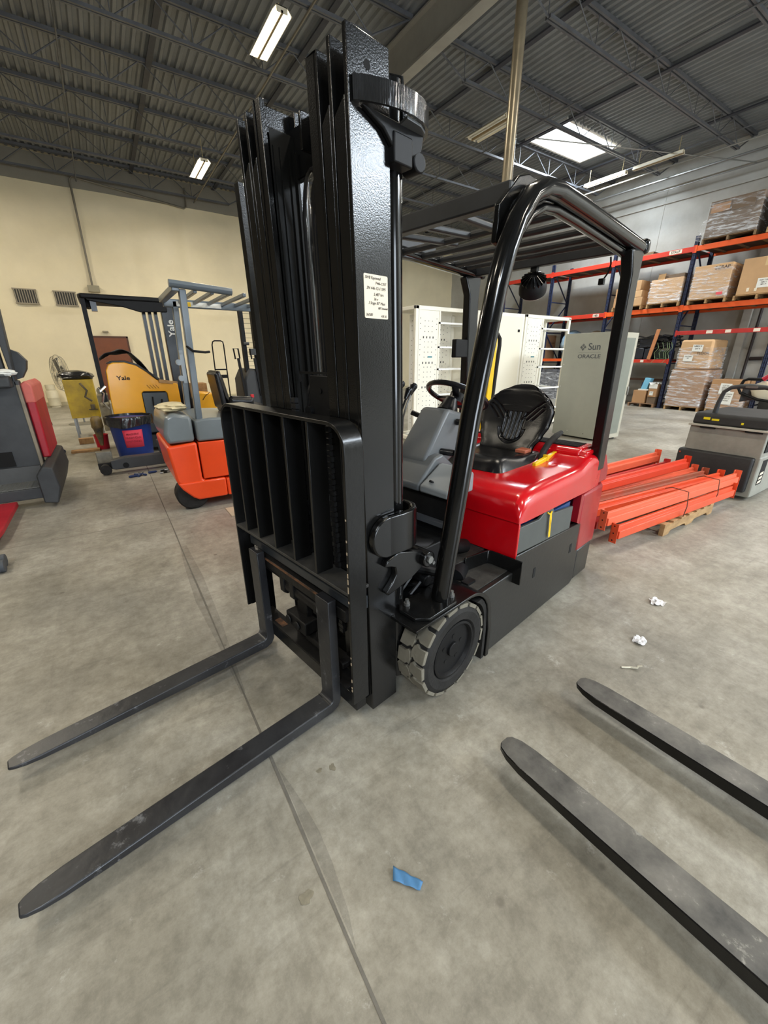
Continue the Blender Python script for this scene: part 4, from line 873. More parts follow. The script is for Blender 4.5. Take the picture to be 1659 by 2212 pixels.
tag(rumple(0.47, 4.34, 0.975, 0.13, 0.14, 0.045, 4, 22, 22).obj('cloth', mat('tan_cloth', S(212, 198, 160), 0.8, var=0.1, vscale=20), angle=1.0), 'crumpled tan rag lying on the grey rear cowl of the orange forklift', 'cloth')

# ---- yellow stand-up reach truck
YT = thing('reach_truck', 'yellow and black reach truck with black roof and mast, grey battery bay', 'forklift', (0, 7.4, 0))
M_yl = mat('truck_yellow', S(238, 168, 8), 0.38, var=0.05, vscale=3, coat=0.2)
def ypart(mb, n, m=M_blackmatte, p=YT, **k): return mb.obj(n, m, p, **k)
M_dk = mat('truck_charcoal', S(52, 54, 56), 0.5, var=0.2, vscale=5)
out_ = [(-0.01, 0.26), (0.005, 0.9), (0.03, 1.24), (0.07, 1.315), (0.13, 1.345), (0.28, 1.345), (0.42, 1.30), (0.55, 1.20), (0.66, 1.09), (0.75, 1.055), (0.90, 1.04), (0.945, 1.02), (0.955, 0.26), (0.775, 0.26), (0.775, 0.885), (0.75, 0.915), (0.45, 0.925), (0.42, 0.90), (0.42, 0.26)]
ypart(MB().prism(out_, 'y', 0.0, 0.10), 'side_cover', M_yl, bevel=0.012, segs=3)
ypart(MB().prism([(0.0, 0.26), (0.02, 1.2), (0.12, 1.325), (0.28, 1.325), (0.55, 1.18), (0.74, 1.04), (0.94, 1.0), (0.94, 0.26)], 'y', 0.10, 0.95), 'body', M_dk, bevel=0.02)
ypart(MB().box(0.43, 0.77, 0.03, 0.11, 0.30, 0.90), 'battery', mat('battery_slate', S(74, 84, 90), 0.45, var=0.06))
ypart(MB().tube([(0.56, 0.02, 0.84), (0.55, 0.0, 0.72), (0.60, -0.01, 0.60), (0.66, -0.005, 0.66), (0.68, 0.01, 0.80)], 0.010, n=7).tube([(0.58, 0.01, 0.62), (0.62, 0.0, 0.50)], 0.016, n=7), 'battery_cable', M_blackmatte)
ypart(MB().box(0.60, 0.67, -0.01, 0.02, 0.40, 0.49), 'battery_connector', mat('connector_pink', S(208, 170, 170), 0.5))
ypart(MB().prism([(0.05, 1.33), (0.12, 1.365), (0.30, 1.37), (0.45, 1.32), (0.60, 1.20), (0.74, 1.08), (0.66, 1.07), (0.42, 1.285), (0.28, 1.33), (0.12, 1.33)], 'y', 0.02, 0.9), 'top_trim', M_dk, bevel=0.008)
ypart(MB().box(0.0, 1.05, -0.02, 0.95, 0.06, 0.26), 'base_frame', M_dk, bevel=0.012)
text('Yale', 0.085, M_blackmatte, YT, (0.225, -0.004, 1.125), (PI / 2, 0, 0), name='side_logo', bold=0.0015, sx=1.15)
sl = MB()
for i in range(4): sl.bar((0.51 + 0.04 * i, -0.003, 1.02), (0.55 + 0.04 * i, -0.003, 0.965), 0.004, 0.008, up=(0, 1, 0))
ypart(sl, 'vent_slots')
roof = [(-0.10, 0.10), (-0.07, 0.0), (0.90, -0.03), (0.98, 0.0), (0.98, 0.95), (-0.05, 0.95), (-0.10, 0.85)]
ypart(MB().prism(roof, 'z', 2.17, 2.235), 'overhead_guard', bevel=0.02, segs=3)
ypart(MB().prism([(0.0, 2.17), (0.35, 2.17), (0.98, 2.19), (0.98, 2.05), (0.62, 2.03), (0.4, 2.09), (0.0, 2.15)], 'y', -0.01, 0.03), 'guard_side_plate', bevel=0.008)
ypart(MB().bar((-0.065, 0.05, 0.75), (-0.05, 0.05, 2.18), 0.055, 0.055), 'guard_post')
ypart(MB().bar((-0.065, 0.85, 0.75), (-0.05, 0.85, 2.18), 0.05, 0.05), 'guard_post')
ypart(MB().cyl((0.0, 0.06, 2.12), (0.0, 0.12, 2.10), 0.06, n=16).box(0.03, 0.10, 0.03, 0.12, 2.02, 2.15), 'roof_fan', M_black)
for k, x in enumerate((0.66, 0.74, 0.82)): ypart(MB().box(x, x + 0.045, 0.25, 0.36, 0.26, 2.15), 'mast_rail', M_black)
ypart(MB().box(0.90, 1.12, 0.05, 0.18, 0.26, 2.17), 'mast_rail', M_black, bevel=0.006)
text('Yale', 0.12, M_white, YT, (1.0, 0.045, 1.83), (PI / 2, -PI / 2, 0), name='mast_logo', bold=0.002, sx=1.15)
ypart(MB().box(-0.16, -0.02, 0.2, 0.75, 0.35, 0.88).cyl((-0.10, 0.1, 0.95), (-0.10, 0.25, 0.95), 0.05, n=12).cyl((-0.13, 0.05, 0.75), (-0.03, 0.05, 0.78), 0.035, n=10), 'drive_motor', mat('motor_tan', S(150, 138, 106), 0.5, var=0.25, vscale=14))
ypart(MB().tube([(-0.12, 0.02, 1.0), (-0.06, -0.02, 0.92), (-0.10, -0.02, 0.80), (-0.04, 0.0, 0.70)], 0.014, n=7).tube([(-0.02, -0.02, 1.02), (-0.10, -0.02, 0.95)], 0.018, n=7), 'motor_hoses', M_chrome)
# outrigger leg with load wheel lying toward the aisle
LEG = YT
ypart(MB().prism([(-0.16, 0.07), (-0.16, 0.17), (0.0, 0.20), (1.2, 0.20), (1.2, 0.06), (-0.12, 0.055)], 'y', -1.28, -1.14), 'outrigger_leg', M_dk, bevel=0.008)
ypart(MB().cyl((-0.225, -1.29, 0.065), (-0.225, -1.17, 0.065), 0.065, n=20).box(-0.30, -0.14, -1.20, -1.17, 0.06, 0.14), 'load_wheel', M_rubber, bevel=0.004)
ypart(MB().cyl((0.0, -1.285, 0.10), (0.0, -1.28, 0.10), 0.035, n=14), 'leg_boss', M_blackmatte)
ypart(MB().box(1.0, 1.15, -1.28, 0.0, 0.07, 0.20), 'leg_cross_beam', M_dk)
tag(MB().prism([(-0.08, 0.0), (-0.095, 0.18), (0.095, 0.18), (0.08, 0.0)], 'y', -0.06, 0.06).obj('junction_box', M_dk, bevel=0.006, loc=(0.50, 6.20, 0.20)), 'dark tapered metal box standing on the outrigger leg beside the blue bin', 'metal box')
# tarp and plank on the yellow truck
def tarp(u, v):
    x = -0.02 + 0.74 * u; y = 7.38 + 0.75 * v
    z = 1.385 + 0.13 * math.sin(PI * min(1, u * 1.25)) ** 0.8 * (1 - 0.3 * v) - (0.33 * max(0, u - 0.55) / 0.45) + 0.012 * math.sin(19 * u + 5 * v) + 0.01 * math.sin(23 * v + 9 * u)
    return (x, y + 0.02 * math.sin(14 * u), z)
tag(MB().surf(tarp, 34, 14).obj('black_cover', mat('black_tarp', (0.018, 0.018, 0.02), 0.5, var=0.3, vscale=12), angle=1.0, solid=0.006), 'rumpled black cover draped over the top of the yellow reach truck', 'cover')
tag(MB().bar((0.68, 7.42, 1.075), (0.94, 7.46, 1.03), 0.10, 0.05).obj('wood_block', mat('pale_wood', S(196, 158, 108), 0.7, base2=S(150, 112, 70), vscale=8, stretch=(1, 1, 8)), bevel=0.003), 'pale wood offcut lying on the nose of the yellow truck', 'wood')
# ---- blue bin with black liner and pink paper
BN = thing('trash_can', 'round blue trash can with black liner and a pink paper sign', 'trash can', (0.17, 7.02, 0))
MB().lathe([(0.001, 0.0), (0.215, 0.0), (0.225, 0.03), (0.265, 0.52), (0.275, 0.535), (0.285, 0.58), (0.275, 0.60)], (0, 0, 0), 'z', 36).obj('bin_body', mat('bin_blue', S(26, 52, 122), 0.42, var=0.1), BN)
def liner(u, v):
    a = 2 * PI * v; r = 0.302 + 0.010 * math.sin(9 * a) + 0.006 * math.sin(23 * a + 4 * u); z = 0.63 - 0.13 * u - 0.018 * math.sin(3 * a + 1) * u
    if u < 0.15: r -= 0.02 * (1 - u / 0.15); z = 0.63
    return (r * math.cos(a), r * math.sin(a), z)
MB().surf(liner, 10, 72, closed_v=True).surf(lambda u, v: ((0.27 - 0.02 * u + 0.01 * math.sin(17 * 2 * PI * v)) * math.cos(2 * PI * v), (0.27 - 0.02 * u) * math.sin(2 * PI * v), 0.63 - 0.2 * u), 4, 60, closed_v=True).obj('bin_liner', mat('liner_black', (0.015, 0.015, 0.016), 0.25, coat=0.4, bump=0.5, bscale=14), BN, angle=1.2)
ps = MB(); 
def paper_s(u, v):
    a = math.radians(-118 + 56 * u); r = 0.262 - 0.024 * (1 - v) 
    return (r * math.cos(a), r * math.sin(a) - 0.004, 0.20 + 0.25 * v)
pap = ps.surf(paper_s, 8, 2).obj('paper_sign', mat('pink_paper', S(226, 62, 84), 0.6), BN, solid=0.001)
M_pinkink = mat('sign_ink', S(150, 24, 44), 0.7)
for i, s_ in enumerate(('MACHINE', 'TRASH CAN', 'SWITCH #2')): text(s_, 0.036, M_pinkink, BN, (-0.005, -0.270, 0.395 - 0.052 * i), (PI / 2, 0, 0), name='sign_lettering', bold=0.0006)
# ---- things on the floor of the left aisle
M_wood = mat('rough_wood', S(178, 138, 88), 0.75, base2=S(128, 92, 56), vscale=9, stretch=(1, 6, 1))
tag(MB().box(-0.16, 0.22, -0.05, 0.10, 0, 0.035).obj('wood_board', M_wood, bevel=0.003, loc=(-0.52, 7.95, 0)), 'wide pale board lying flat on the floor left of the blue bin', 'wood', 'wood offcuts on the floor')
tag(MB().box(-0.10, 0.11, -0.04, 0.05, 0, 0.10).obj('wood_block', M_wood, bevel=0.004, loc=(-0.50, 8.75, 0)), 'thick wood block standing behind the flat board', 'wood', 'wood offcuts on the floor')
bk = thing('bucket', 'small red plastic bucket beside the wood offcuts', 'bucket', (-0.25, 8.10, 0))
MB().lathe([(0.001, 0), (0.085, 0), (0.10, 0.22), (0.105, 0.235), (0.095, 0.235), (0.08, 0.02), (0.001, 0.02)], (0, 0, 0), 'z', 22).obj('bucket_body', mat('bucket_red', S(186, 24, 46), 0.4), bk)
tag(MB().box(-0.09, 0.10, -0.06, 0.06, 0, 0.16).obj('parts_box', mat('translucent_grey', S(120, 116, 104), 0.4, var=0.25, vscale=14), bevel=0.01, loc=(-0.24, 6.95, 0)), 'low grey box on the floor at the left of the blue bin', 'box')
tag(MB().lathe([(0.02, 0), (0.06, 0.24), (0.075, 0.27), (0.07, 0.38), (0.05, 0.42)], (0, 0, 0), 'z', 14).obj('hose_funnel', mat('funnel_tan', S(150, 122, 66), 0.5, base2=(0.03, 0.03, 0.03), vscale=6), loc=(-0.235, 7.22, 0.2)), 'tan and black funnel hanging beside the black bin liner', 'funnel')
def screwdriver(x, y, rz, label):
    t = thing('screwdriver', label, 'screwdriver', (x, y, 0.016), rz, 'blue screwdrivers on the floor')
    MB().tube([(0, 0, 0), (0.02, 0, 0), (0.09, 0, 0), (0.105, 0, 0)], [0.012, 0.016, 0.014, 0.007], n=8).obj('handle', mat('tool_blue', S(24, 48, 92), 0.4), t)
    MB().cyl((0.105, 0, 0), (0.19, 0, 0), 0.004, n=6).obj('shank', M_chrome, t)
SDL = ['blue screwdriver, the leftmost of those by the outrigger leg', 'blue screwdriver crossing the pile, second from the left', 'blue screwdriver in the middle of the pile by the outrigger leg', 'blue screwdriver lying almost straight, second from the right', 'dark blue screwdriver, the rightmost beside the sockets']
for i, (x, y, r) in enumerate(((0.0, 5.80, 0.3), (0.10, 5.78, 1.2), (0.14, 5.84, 2.4), (0.19, 5.80, 2.0), (0.22, 5.90, 0.15))): screwdriver(x, y, r, SDL[i])
rs_ = random.Random(2)
for i in range(14):
    x, y = 0.34 + 0.16 * rs_.random(), 5.80 + 0.16 * rs_.random(); h = 0.02 + 0.03 * rs_.random(); r = 0.010 + 0.006 * rs_.random()
    tag(MB().cyl((0, 0, r), (h, h * (rs_.random() - .5), r), r, n=8).obj('socket', M_steel if i % 3 else M_blackmatte, loc=(x, y, 0.0)), 'small steel wrench socket scattered on the floor beside the orange forklift', 'socket', 'loose wrench sockets on the floor')
tag(MB().box(-0.18, 0.45, -0.12, 0.14, 0.001, 0.006).obj('cardboard_sheet', mat('floor_card', S(190, 176, 152), 0.8, var=0.08), loc=(0.92, 3.86, 0)), 'flat cardboard sheet on the floor beneath the front of the orange forklift', 'cardboard')
# office chair glimpsed at the left
oc = thing('office_chair', 'dark office chair partly hidden behind the red machine at the left edge', 'chair', (-1.05, 8.0, 0))
MB().tube([(-0.22, 0, 0.46), (0.18, 0, 0.46)], 0.2, n=18, prof=None).obj('hidden', M_rubber, oc) if False else MB().prism(rrect(-0.22, 0.22, -0.22, 0.22, 0.08), 'z', 0.42, 0.49).obj('seat', M_blackmatte, oc, bevel=0.02)
MB().cyl((0, 0, 0.10), (0, 0, 0.42), 0.028, n=12).obj('gas_lift', M_steel, oc)
for i in range(5):
    a = 0.1 + 2 * PI * i / 5
    lgc = MB().bar((0, 0, 0.10), (0.27 * math.cos(a), 0.27 * math.sin(a), 0.075), 0.035, 0.03).obj('leg', M_blackmatte, oc)
    MB().cyl((0.27 * math.cos(a), 0.27 * math.sin(a) - 0.02, 0.03), (0.27 * math.cos(a), 0.27 * math.sin(a) + 0.02, 0.03), 0.03, n=14).obj('caster', mat('caster_blue', S(30, 38, 58), 0.4), lgc)
# fan, yellow cabinet, propane cylinder
fn = thing('pedestal_fan', 'dusty pedestal fan seen edge-on behind the yellow cabinet', 'fan', (-0.60, 11.65, 0))
MB().lathe([(0.001, 0.035), (0.05, 0.03), (0.30, 0.012), (0.305, 0.0), (0.001, 0.0)], (0, 0, 0), 'z', 30).obj('base', mat('fan_grey', S(110, 106, 94), 0.5, var=0.2), fn)
MB().cyl((0, 0, 0.03), (0, 0, 0.95), 0.018, n=10).obj('pole', M_steel, fn)
cg = MB()
ax = Vector((-0.94, -0.34, 0.0)).normalized(); cc = Vector((-0.20, -0.05, 1.10)); uu = Vector((0, 0, 1)); vv = ax.cross(uu)
for off, rr_ in ((-0.07, 0.34), (0.0, 0.38), (0.07, 0.34), (0.1, 0.15)):
    cg.tube([tuple(cc + ax * off + (uu * math.cos(a) + vv * math.sin(a)) * rr_) for a in [2 * PI * i / 28 for i in range(28)]], 0.006, n=5, closed=True)
for i in range(28):
    a = 2 * PI * i / 28; d_ = uu * math.cos(a) + vv * math.sin(a)
    cg.tube([tuple(cc + ax * 0.1 + d_ * 0.05), tuple(cc + ax * 0.07 + d_ * 0.34), tuple(cc + d_ * 0.38), tuple(cc - ax * 0.07 + d_ * 0.34), tuple(cc - ax * 0.09 + d_ * 0.05)], 0.003, n=4)
cg.obj('guard_cage', mat('fan_cage', S(168, 160, 140), 0.4, metal=0.4), fn)
bl_ = MB()
for i in range(4):
    a = 2 * PI * i / 4 + 0.3; d_ = uu * math.cos(a) + vv * math.sin(a); e_ = ax.cross(d_)
    bl_.hexa([tuple(cc + d_ * r + e_ * s * w_ + ax * (0.02 * s + t)) for t in (0, 0.004) for r, s, w_ in ((0.05, -1, 0.03), (0.05, 1, 0.03), (0.31, 1, 0.09), (0.31, -1, 0.09))])
bl_.obj('blades', M_steel, fn)
MB().cyl(tuple(cc - ax * 0.12), tuple(cc + ax * 0.02), 0.07, n=16).obj('motor', M_dk, fn)
yc = thing('yellow_cabinet', 'stained yellow metal cabinet on a stand with black plastic on top', 'cabinet', (-0.43, 9.5, 0))
MB().box(-0.23, 0.22, 0, 0.5, 0.36, 1.04).obj('cabinet_body', mat('stained_yellow', S(206, 172, 14), 0.45, base2=S(150, 122, 20), vscale=3, spots=S(120, 104, 40), spot_scale=2.5, spot_amt=0.36), yc, bevel=0.004)
for x, y in ((-0.2, 0.03), (0.19, 0.03), (-0.2, 0.47), (0.19, 0.47)): MB().box(x - .015, x + .015, y - .015, y + .015, 0, 0.36).obj('leg', M_steel, yc)
rumple(-0.02, 0.25, 1.10, 0.27, 0.26, 0.10, 8, 20, 22, 0.18).obj('black_plastic', MATS['liner_black'], yc, angle=1.2)
MB().box(0.06, 0.20, -0.03, 0.0, 0.50, 0.515).cyl((0.13, -0.04, 0.515), (0.13, -0.04, 0.60), 0.035, n=12).tube([(0.02, -0.01, 0.98), (0.10, -0.04, 0.85), (0.05, -0.04, 0.74), (0.14, -0.03, 0.66)], 0.018, n=7).obj('hanging_tools', mat('tool_clutter', S(120, 104, 74), 0.6, base2=(0.04, 0.035, 0.03), vscale=9), yc)
pc = thing('propane_cylinder', 'white propane cylinder standing against the cream wall', 'gas cylinder', (-1.45, 16.25, 0))
MB().lathe([(0.001, 0.0), (0.13, 0.0), (0.13, 0.03), (0.155, 0.05), (0.155, 0.27), (0.159, 0.28), (0.155, 0.29), (0.155, 0.46), (0.11, 0.53), (0.05, 0.55)], (0, 0, 0), 'z', 26).obj('tank', mat('propane_white', S(222, 212, 182), 0.4, var=0.06), pc)
MB().lathe([(0.13, 0.52), (0.13, 0.66), (0.122, 0.66), (0.122, 0.52)], (0, 0, 0), 'z', 26, 0.6, 5.7).obj('collar', MATS['propane_white'], pc)
MB().cyl((0, 0, 0.54), (0, 0, 0.62), 0.03, n=10).cyl((-0.06, 0, 0.6), (0.06, 0, 0.6), 0.016, n=8).obj('valve', M_steel, pc)
# yellow tugger, crate, hand truck, grille-masted machine beyond the orange forklift
ty = thing('yellow_tugger', 'small orange-yellow machine body seen behind the grey guard post', 'machine', (1.55, 8.5, 0))
MB().prism([(-0.16, 0.10), (-0.16, 0.68), (-0.10, 0.79), (0.18, 0.76), (0.20, 0.10)], 'y', 0, 0.6).obj('body', M_yl, ty, bevel=0.02); MB().box(-0.2, 0.9, 0.1, 0.6, 0.03, 0.38).obj('chassis', M_dk, ty, bevel=0.01)
MB().cyl((0.12, -0.006, 0.70), (0.12, 0.01, 0.70), 0.018, n=10).obj('key_hole', M_blackmatte, ty); MB().tube([(-0.08, -0.01, 0.66), (-0.02, -0.03, 0.74), (0.06, -0.01, 0.79)], 0.006, n=5).obj('loose_wire', M_blackmatte, ty)
tag(MB().box(-0.16, 0.13, 0, 0.4, 0, 0.28).obj('wood_crate', M_wood, bevel=0.004, loc=(1.60, 9.3, 0.64)), 'pale wooden crate stacked behind the yellow machine', 'crate')
tag(MB().box(-0.3, 0.3, 0, 0.6, 0, 0.64).obj('dark_crate', M_dk, bevel=0.01, loc=(1.55, 9.2, 0)), 'dark crate under the pale wooden crate', 'crate')
ht = thing('hand_truck', 'black hand truck with tall loop handle standing against the cream wall view', 'hand truck', (2.10, 9.5, 0))
MB().tube([(-0.14, 0, 0.1), (-0.11, 0, 1.66), (-0.09, 0, 1.72), (-0.05, 0, 1.74), (0.07, 0, 1.74), (0.11, 0, 1.72), (0.12, 0, 1.66), (0.12, 0, 0.1)], 0.013, n=8).obj('frame', M_blackmatte, ht)
MB().box(-0.12, 0.12, -0.012, 0.012, 1.16, 1.19).obj('crossbar', M_blackmatte, ht); MB().box(-0.12, 0.12, -0.03, 0.03, 1.0, 1.07).obj('pad', M_blackmatte, ht, bevel=0.01)
MB().tube([(-0.20 + 0.09 * math.cos(a), -0.02, 0.94 + 0.09 * math.sin(a)) for a in [2 * PI * i / 18 for i in range(18)]], 0.007, n=6, closed=True).obj('wheel_ring', M_blackmatte, ht)
MB().cyl((-0.16, -0.02, 0.12), (-0.16, 0.06, 0.12), 0.12, n=20).cyl((0.16, -0.02, 0.12), (0.16, 0.06, 0.12), 0.12, n=20).obj('wheels', M_rubber, ht)
om = thing('order_picker', 'dark stand-up truck with wire grille mast behind the orange forklift seat', 'forklift', (1.75, 6.0, 0))
for x0, x1 in ((-0.10, -0.05), (0.06, 0.16)): MB().hexa([(x0 + 0.02, 0, 0.2), (x1 + 0.02, 0, 0.2), (x1 + 0.02, 0.08, 0.2), (x0 + 0.02, 0.08, 0.2), (x0, 0, 2.06), (x1, 0, 2.06), (x1, 0.08, 2.06), (x0, 0.08, 2.06)]).obj('mast_rail', M_blackmatte, om)
gr_ = MB()
for i in range(12): gr_.bar((-0.05, 0.04, 1.30 + 0.06 * i), (0.06, 0.04, 1.30 + 0.06 * i), 0.004, 0.004)
gr_.obj('wire_grille', M_blackmatte, om)
MB().cyl((0.10, -0.06, 0.5), (0.10, -0.06, 2.0), 0.035, n=14).obj('lift_cylinder', M_guard, om)
MB().cyl((0.10, -0.06, 1.56), (0.10, -0.06, 1.62), 0.05, n=14).cyl((-0.09, -0.03, 1.585), (-0.02, -0.03, 1.585), 0.02, n=8).box(-0.02, 0.14, -0.08, 0.0, 1.44, 1.52).obj('cylinder_clamp', M_dk, om)
for dx in (-0.24, -0.02): MB().tube([(dx, -0.05, 1.52), (dx + 0.06, -0.05, 1.52), (dx + 0.07, -0.05, 1.40), (dx + 0.01, -0.05, 1.39)], 0.011, n=6, closed=True).bar((dx + 0.05, -0.05, 1.40), (dx + 0.09, -0.05, 0.9), 0.035, 0.03).obj('control_handle', M_blackmatte, om)
MB().prism([(-0.15, 0.4), (-0.14, 1.12), (-0.06, 1.27), (0.22, 1.24), (0.24, 0.4)], 'y', -0.04, 0.5).obj('body', M_dk, om, bevel=0.03); MB().box(-0.2, 1.0, -0.06, 0.7, 0.04, 0.42).obj('chassis', M_dk, om, bevel=0.02)

# ---- dark order picker at the left edge with red cover and red forks
LT = thing('pallet_truck', 'dark grey stand-on truck with mesh platform and red forks at the left edge', 'pallet truck', (-0.70, 5.15, 0))
M_dusty = mat('dusty_dark_grey', S(58, 60, 62), 0.55, base2=S(40, 42, 44), vscale=4, spots=S(96, 96, 94), spot_scale=3, spot_amt=0.36)
M_redp = mat('scuffed_red', S(182, 30, 44), 0.45, base2=S(150, 20, 34), vscale=4, spots=S(214, 160, 158), spot_scale=9, spot_amt=0.34)
def lpart(mb, n, m=M_dusty, p=LT, **k): return mb.obj(n, m, p, **k)
lpart(MB().box(-1.3, -0.02, 0.28, 0.42, 0.25, 1.20), 'back_panel', bevel=0.01)
lpart(MB().prism([(-0.06, 1.15), (-0.04, 1.15), (0.0, 1.84), (-0.05, 1.98), (-0.09, 1.98)], 'y', 0.28, 0.40).box(-1.3, -0.10, 0.33, 0.40, 1.2, 2.05), 'operator_guard', M_dusty, bevel=0.008)
lpart(MB().box(-0.05, -0.02, 0.27, 0.29, 0.34, 1.16), 'edge_trim', mat('worn_tan_edge', S(132, 122, 104), 0.6, var=0.2, vscale=8), bevel=0.006)
lpart(MB().prism([(-0.02, 0.42), (-0.02, 1.16), (0.02, 1.19), (0.06, 1.14), (0.05, 0.42)], 'y', 0.34, 1.15), 'red_side_cover', M_redp, bevel=0.015, segs=3)
lpart(MB().prism([(-0.024, 0.98), (-0.024, 1.165), (0.02, 1.195), (0.064, 1.145), (0.062, 0.98)], 'y', 0.335, 1.155), 'faded_top_cap', mat('faded_red', S(206, 104, 92), 0.6, var=0.1), bevel=0.015, segs=3)
lpart(MB().prism([(-0.05, 0.06), (-0.05, 0.34), (0.02, 0.42), (0.09, 0.40), (0.11, 0.20), (0.06, 0.04)], 'y', -0.16, 1.15), 'side_frame', bevel=0.012)
lpart(MB().box(-1.3, -0.05, -0.10, 0.28, 0.10, 0.205), 'platform', bevel=0.006)
gm = MB()
for i in range(34): gm.box(-1.28 + 0.036 * i, -1.272 + 0.036 * i, -0.09, 0.20, 0.205, 0.215)
for j in range(9): gm.box(-1.29, -0.06, -0.085 + 0.034 * j, -0.079 + 0.034 * j, 0.207, 0.217)
lpart(gm, 'platform_mesh', mat('mesh_grey', S(92, 92, 88), 0.6))
lpart(MB().hexa([(-1.3, 0.20, 0.21), (-0.05, 0.20, 0.21), (-0.05, 0.27, 0.21), (-1.3, 0.27, 0.21), (-1.3, 0.26, 0.36), (-0.05, 0.26, 0.36), (-0.05, 0.28, 0.36), (-1.3, 0.28, 0.36)]), 'kick_plate', bevel=0.004)
lpart(MB().box(-0.42, -0.24, 0.262, 0.278, 0.37, 0.52), 'opening', MATS['deep_black'])
lpart(MB().box(-1.3, -0.06, 0.12, 0.32, 1.14, 1.24), 'console', bevel=0.02, segs=3)
lpart(MB().tube([(-0.62 + 0.10 * math.cos(a), 0.255, 0.80 + 0.16 * math.sin(a)) for a in [2 * PI * i / 22 for i in range(22)]], 0.010, n=6, closed=True), 'hose_loop')
lpart(MB().prism([(-0.06, 1.20), (-0.06, 1.5), (0.02, 1.46), (0.07, 1.38), (0.05, 1.3), (0.0, 1.22)], 'y', 0.42, 0.55), 'side_bracket')
fk_ = MB().loft([[(x - hh, y, zt), (x + hh, y, zt), (x + hh, y, zb), (x - hh, y, zb)] for x, y, hh, zt, zb in ((-0.34, -0.10, 0.085, 0.10, 0.05), (-0.335, -0.9, 0.085, 0.10, 0.05), (-0.335, -1.10, 0.07, 0.09, 0.05), (-0.335, -1.22, 0.03, 0.075, 0.05))])
lpart(fk_, 'fork', M_redp, bevel=0.01); 
tag(rumple(-0.79, 5.38, 1.275, 0.075, 0.07, 0.035, 21, 14, 16).obj('crumpled_paper', M_white, angle=0.4), 'crumpled white paper on the console of the dark truck at the left edge', 'paper')
tag(MB().cyl((-0.93, 3.55, 0.045), (-0.85, 3.55, 0.045), 0.045, n=18).cyl((-0.92, 3.66, 0.045), (-0.86, 3.66, 0.045), 0.045, n=18).box(-0.91, -0.87, 3.52, 3.70, 0.04, 0.06).obj('caster_bogie', mat('bogie_grey', S(64, 68, 74), 0.6, var=0.2), bevel=0.004), 'pair of small grey wheels on the floor at the left edge', 'wheels')

# ---- grey pallet truck at the right with loop handle
GT = thing('pallet_truck', 'grey and black walk-behind pallet truck with loop handle at the right', 'pallet truck', (5.28, 1.54, 0))
M_gt = mat('truck_light_grey', S(148, 148, 138), 0.5, base2=S(122, 122, 114), vscale=3, spots=S(88, 86, 78), spot_scale=6, spot_amt=0.34)
M_bump = mat('rubber_bumper', (0.012, 0.012, 0.013), 0.6, var=0.3, vscale=8, bump=0.2, bscale=30)
def gpart(mb, n, m=M_gt, p=GT, **k): return mb.obj(n, m, p, **k)
gpart(MB().prism([(0.0, 0.44), (0.015, 0.70), (0.9, 0.70), (0.9, 0.44)], 'y', -0.33, 0.335), 'front_panel', bevel=0.008)
gpart(MB().prism([(-0.02, 0.705), (-0.02, 0.725), (0.9, 0.725), (0.9, 0.705)], 'y', -0.345, 0.345), 'lid_lip', mat('lip_grey', S(172, 170, 158), 0.5), bevel=0.003)
gpart(MB().prism([(0.0, 0.725), (0.02, 0.825), (0.05, 0.845), (0.9, 0.845), (0.9, 0.725)], 'y', -0.325, 0.325), 'top_cover', M_bump, bevel=0.02, segs=3)
gpart(MB().box(-0.003, 0.01, 0.10, 0.24, 0.686, 0.70).box(-0.003, 0.01, -0.29, -0.15, 0.686, 0.70), 'handhold_slots', MATS['deep_black'])
gpart(MB().prism([(-0.05, 0.09), (-0.045, 0.43), (-0.03, 0.452), (0.04, 0.452), (0.04, 0.09)], 'y', -0.30, 0.375), 'front_bumper', M_bump, bevel=0.02, segs=3)
gpart(MB().prism([(0.0, 0.04), (0.0, 0.46), (0.95, 0.46), (0.95, 0.04), (0.1, 0.03)], 'y', -0.34, 0.36), 'drive_body', bevel=0.012)
gpart(MB().box(0.10, 0.24, -0.343, -0.339, 0.16, 0.42).box(0.06, 0.20, -0.338, -0.332, 0.50, 0.66), 'side_openings', MATS['deep_black'])
for i in range(3): gpart(MB().hexa([(0.11, -0.346, 0.175 + 0.045 * i), (0.20, -0.346, 0.18 + 0.045 * i), (0.20, -0.342, 0.18 + 0.045 * i), (0.11, -0.342, 0.175 + 0.045 * i), (0.12, -0.346, 0.20 + 0.045 * i), (0.21, -0.346, 0.205 + 0.045 * i), (0.21, -0.342, 0.205 + 0.045 * i), (0.12, -0.342, 0.20 + 0.045 * i)]), 'torn_label', M_paper)
gpart(MB().tube([(0.10, 0.175, 0.84), (0.09, 0.165, 0.95), (0.08, 0.14, 1.06), (0.08, 0.09, 1.105), (0.08, 0.02, 1.12), (0.08, -0.08, 1.12), (0.08, -0.18, 1.12), (0.08, -0.25, 1.105), (0.08, -0.30, 1.06), (0.09, -0.325, 0.95), (0.10, -0.33, 0.84)], [0.026, 0.021, 0.02, 0.02, 0.021, 0.030, 0.021, 0.02, 0.02, 0.021, 0.026], n=12), 'loop_handle', M_dk)
gpart(MB().prism(rrect(-0.13, -0.03, 1.11, 1.13, 0.01, 3), 'x', 0.048, 0.060), 'handle_button', M_steel)
gpart(MB().prism([(-0.30, -0.002), (0, 0), (0, 0.0)], 'z', 0.85, 0.851) if False else MB().box(-0.001, 0.002, 0.17, 0.23, 0.775, 0.80).box(-0.001, 0.002, 0.09, 0.155, 0.77, 0.79), 'yellow_labels', mat('label_yellow', S(226, 206, 30), 0.5), loc=(0.006, 0, 0))
gpart(MB().box(0.004, 0.008, -0.12, -0.10, 0.755, 0.775), 'yellow_labels', MATS['label_yellow'])
